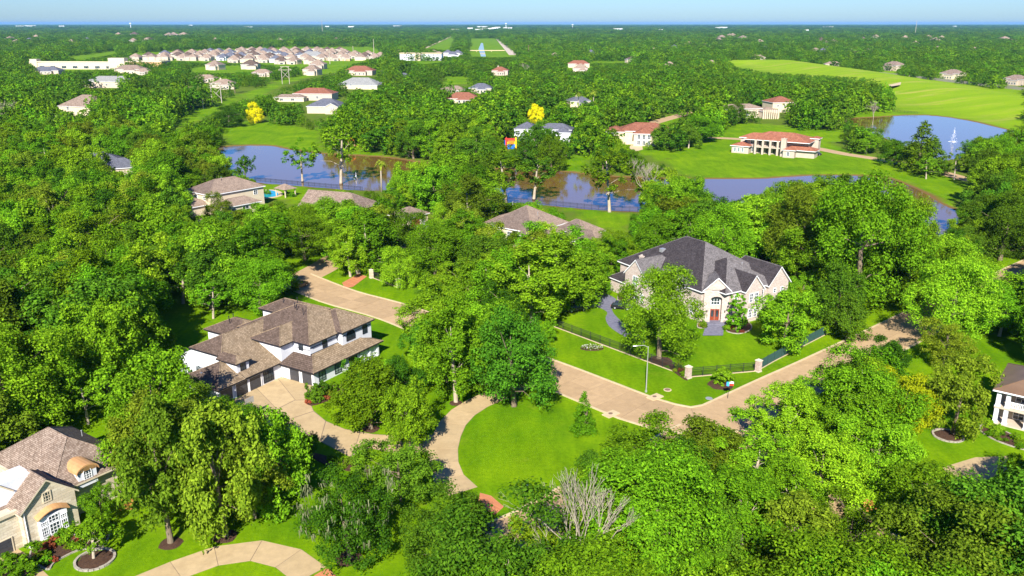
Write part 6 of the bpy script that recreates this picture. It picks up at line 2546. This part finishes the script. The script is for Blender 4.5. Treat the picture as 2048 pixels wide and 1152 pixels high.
# fountain jets
def fountain(u, v, h, label, m='spray', n=900):
    x, y = P(u, v)
    r = empty('fountain', (x, y, -.42), 0, label, 'fountain')
    b = MB()
    b.tube([(0, 0, -.3), (0, 0, .15)], [.9, .6], 12)
    b.build('nozzle_float', M['kerb'], r)
    rg_ = np.random.default_rng(int(u))
    t = rg_.uniform(0, 1, n)
    a = rg_.uniform(0, 6.283, n)
    rad = h * .34 * t * rg_.uniform(.1, 1, n)
    z = h * (1 - t ** 1.6) * rg_.uniform(.15, 1, n) ** .5
    pos = np.stack([rad * np.cos(a), rad * np.sin(a), z], 1)
    nr = sph(rg_, n)
    o = bpy.data.objects.new('jet', quads_mesh('jet', leaf_quads(pos, nr, rg_.uniform(.08, .3, n), rg_, 1.0), M[m]))
    COL.objects.link(o)
    o.parent = r
    b = MB()
    for k in range(n // 22):
        aa, rr = rg_.uniform(0, 6.283), rg_.uniform(.3, h * .3)
        b.tube([(rr * math.cos(aa), rr * math.sin(aa), .0), (rr * math.cos(aa), rr * math.sin(aa), .06)], rg_.uniform(.2, .6), 6)
    b.build('foam', M['spray'], r)


fountain(1906, 282, 7.5, 'tall white fountain jet in the right hand pond', n=300)
fountain(712, 356, 3.0, 'small fountain jet in the left lake', n=120)


# transmission line structures
def pylon(u, v, vtop, w, label):
    x, y = P(u, v)
    H = solve_height(x, y, vtop)
    r = empty('pylon', (x, y, 0), math.radians(8), label, 'pylon')
    for sx in (-1, 1):
        b = MB()
        b.tube([(sx * w * .28, 0, -.2), (sx * w * .28, 0, H)], [.34, .24], 6)
        b.build('pole', M['pole'], r)
    b = MB()
    b.box(-w / 2, w / 2, -.2, .2, H - 3.6, H - 3.2)
    b.build('crossarm', M['pole'], r)
    b = MB()
    b.box(-w * .36, w * .36, -.16, .16, H - .2, H + .15)
    b.build('top_beam', M['pole'], r)
    for sx in (-1, 1):
        b = MB()
        b.tube([(-sx * w * .28, 0, H - 4.2), (sx * w * .28, 0, H - 12)], .17, 5)
        b.build('brace', M['pole'], r)
        b = MB()
        b.tube([(sx * w / 2, 0, H - 3.3), (sx * w * .1, 0, H)], .16, 5)
        b.build('brace', M['pole'], r)


pylon(434, 206, 166, 13, 'H shaped wooden pylon in the grass corridor')
pylon(572, 168, 133, 13, 'farther H shaped wooden pylon in the grass corridor')
pylon(124, 268, 232, 11, 'H shaped pylon rising from the left woods')
for (u, v, vt, lab) in ((382, 216, 172, 'dark utility pole left of the corridor pylon'), (340, 242, 214, 'weathered utility pole at the near end of the corridor'), (407, 218, 198, 'short utility pole beside the corridor trees'),
                        (748, 108, 78, 'tall thin pole right of the far subdivision'), (645, 66, 42, 'radio mast on the left horizon'), (1057, 116, 90, 'tall brown pole right of the canal meadow'), (1830, 70, 44, 'lattice radio mast on the right horizon'), (660, 128, 100, 'pale pole before the far subdivision'), (707, 116, 92, 'pale pole right of the far subdivision roofs')):
    x, y = P(u, v)
    H = solve_height(x, y, vt) if vt > 60 else 75
    r = empty('utility_pole', (x, y, 0), .2, lab, 'pole')
    w = .2 + y * .00018
    b = MB()
    b.tube([(0, 0, -.2), (0, 0, H)], [w * 1.2, w * .7], 6)
    b.build('pole', M['pole' if 'dark' not in lab and 'brown' not in lab else 'pole_d'], r)
    b = MB()
    b.box(-1.4, 1.4, -.1, .1, H - 1.0, H - .8)
    b.build('crossarm', M['pole_d'], r)

# inflatable bounce house and wooden playset beyond the lake
x, y = P(1021, 297)
r = empty('bounce_house', (x, y, 0), .15, 'red, yellow and blue inflatable bounce house among the trees', 'bounce house')
for nm, bx, mm in (('blue_base', (-2.6, 2.6, -2.2, 2.2, 0, 2.3), 'blue'), ('yellow_wall', (-2.5, 2.5, -2.1, 2.1, 2.3, 3.7), 'yellow'), ('red_top', (-2.6, 2.6, -2.2, 2.2, 3.7, 4.9), 'red'), ('purple_side', (-3.1, -2.62, -2.0, 2, 1.8, 4.2), 'blue'), ('opening', (-1.5, 1.5, -2.3, -2.15, 2.5, 4.2), 'orange')):
    b = MB()
    b.box(*bx)
    o = b.build(nm, M[mm], r)
    bv = o.modifiers.new('round', 'BEVEL')
    bv.width = .25
    bv.segments = 2
for sx in (-1, 1):
    b = MB()
    b.tube([(sx * 2.4, -2.1, 0), (sx * 2.4, -2.1, 5.2), (sx * 2.4, -2.1, 6.0)], [.5, .5, .05], 8)
    b.build('turret', M['yellow' if sx > 0 else 'red'], r)
x, y = P(703, 297)
r = empty('playset', (x, y, 0), .3, 'orange roofed wooden playset on the far lake shore', 'playset')
for sx in (-1.5, 1.5):
    for sy in (-1.5, 1.5):
        b = MB()
        b.box(sx - .1, sx + .1, sy - .1, sy + .1, 0, 4)
        b.build('post', M['wood'], r)
b = MB()
b.box(-1.7, 1.7, -1.7, 1.7, 1.6, 1.8)
b.build('deck', M['wood'], r)
b = MB()
b.poly([(-1.9, -1.9, 3.9), (1.9, -1.9, 3.9), (1.9, 1.9, 3.9), (-1.9, 1.9, 3.9), (0, 0, 5.4)], [(0, 1, 4), (1, 2, 4), (2, 3, 4), (3, 0, 4), (3, 2, 1, 0)])
b.build('roof', M['orange'], r)
b = MB()
b.poly([(1.7, -.5, 1.8), (1.7, .5, 1.8), (5, .5, .1), (5, -.5, .1), (1.7, -.5, 1.7), (1.7, .5, 1.7), (5, .5, 0), (5, -.5, 0)], [(0, 1, 2, 3), (7, 6, 5, 4), (0, 3, 7, 4), (1, 5, 6, 2)])
b.build('slide', M['red'], r)
# basketball hoop by the garage
x, y = P(497, 838)
r = empty('basketball_hoop', (x, y, 0), -.6, 'basketball hoop at the edge of the white house driveway', 'basketball hoop')
b = MB()
b.tube([(0, 0, -.1), (0, 0, 3.0), (.7, 0, 3.3)], .07, 6)
b.build('pole', M['iron'], r)
b = MB()
b.box(.7, .76, -.8, .8, 2.9, 3.9)
b.build('backboard', M['metal'], r)
b = MB()
b.tube([(.78, 0, 3.05), (1.2, 0, 3.05)], .03, 5)
b.build('rim', M['orange'], r)
# canal footbridge
x, y = P(968, 104)
r = empty('footbridge', (x, y, 0), .0, 'pale pipe bridge crossing the canal', 'bridge')
b = MB()
b.tube([(-45, 0, 3), (45, 0, 3)], 1.0, 8)
b.build('pipe', M['kerb'], r)
for sx in (-16, 16):
    b = MB()
    b.box(sx - .6, sx + .6, -.6, .6, -2, 2.2)
    b.build('pier', M['kerb'], r)
# cedar fences of the subdivision and the levee row
for (a, c, lab, hh) in (((540, 118), (700, 122), 'orange cedar fence along the subdivision', 3.0), ((1690, 141), (2048, 181), 'grey board fence behind the levee', 2.6)):
    p, q = P(*a), P(*c)
    D = math.dist(p, q)
    t = ((q[0] - p[0]) / D, (q[1] - p[1]) / D)
    r = empty('board_fence', (*p, 0), 0, lab, 'fence')
    n_ = 40
    for k in range(n_):
        b = MB()
        b.obox((0, 0), t, (t[1], -t[0]), D * k / n_ + .2, D * (k + 1) / n_ - .2, -.2, hh + .15 * (k % 3), -.1, .1)
        b.build('panel', M['fencewood'] if 'cedar' in lab else M['pole'], r)

# ================================================================== HAZE
b = MB()
b.box(-40500, 40500, -2500, 50500, -4, 90)
hz = b.build('haze', None)
hz['kind'] = 'stuff'
m_, t_, out_ = nt('haze_air')
pv = t_.nodes.new('ShaderNodeVolumePrincipled')
pv.inputs['Color'].default_value = (.24, .55, 1.0, 1)
pv.inputs['Density'].default_value = HAZE
pv.inputs['Anisotropy'].default_value = 0.0
t_.links.new(pv.outputs[0], out_.inputs['Volume'])
hz.data.materials.clear()
hz.data.materials.append(m_)
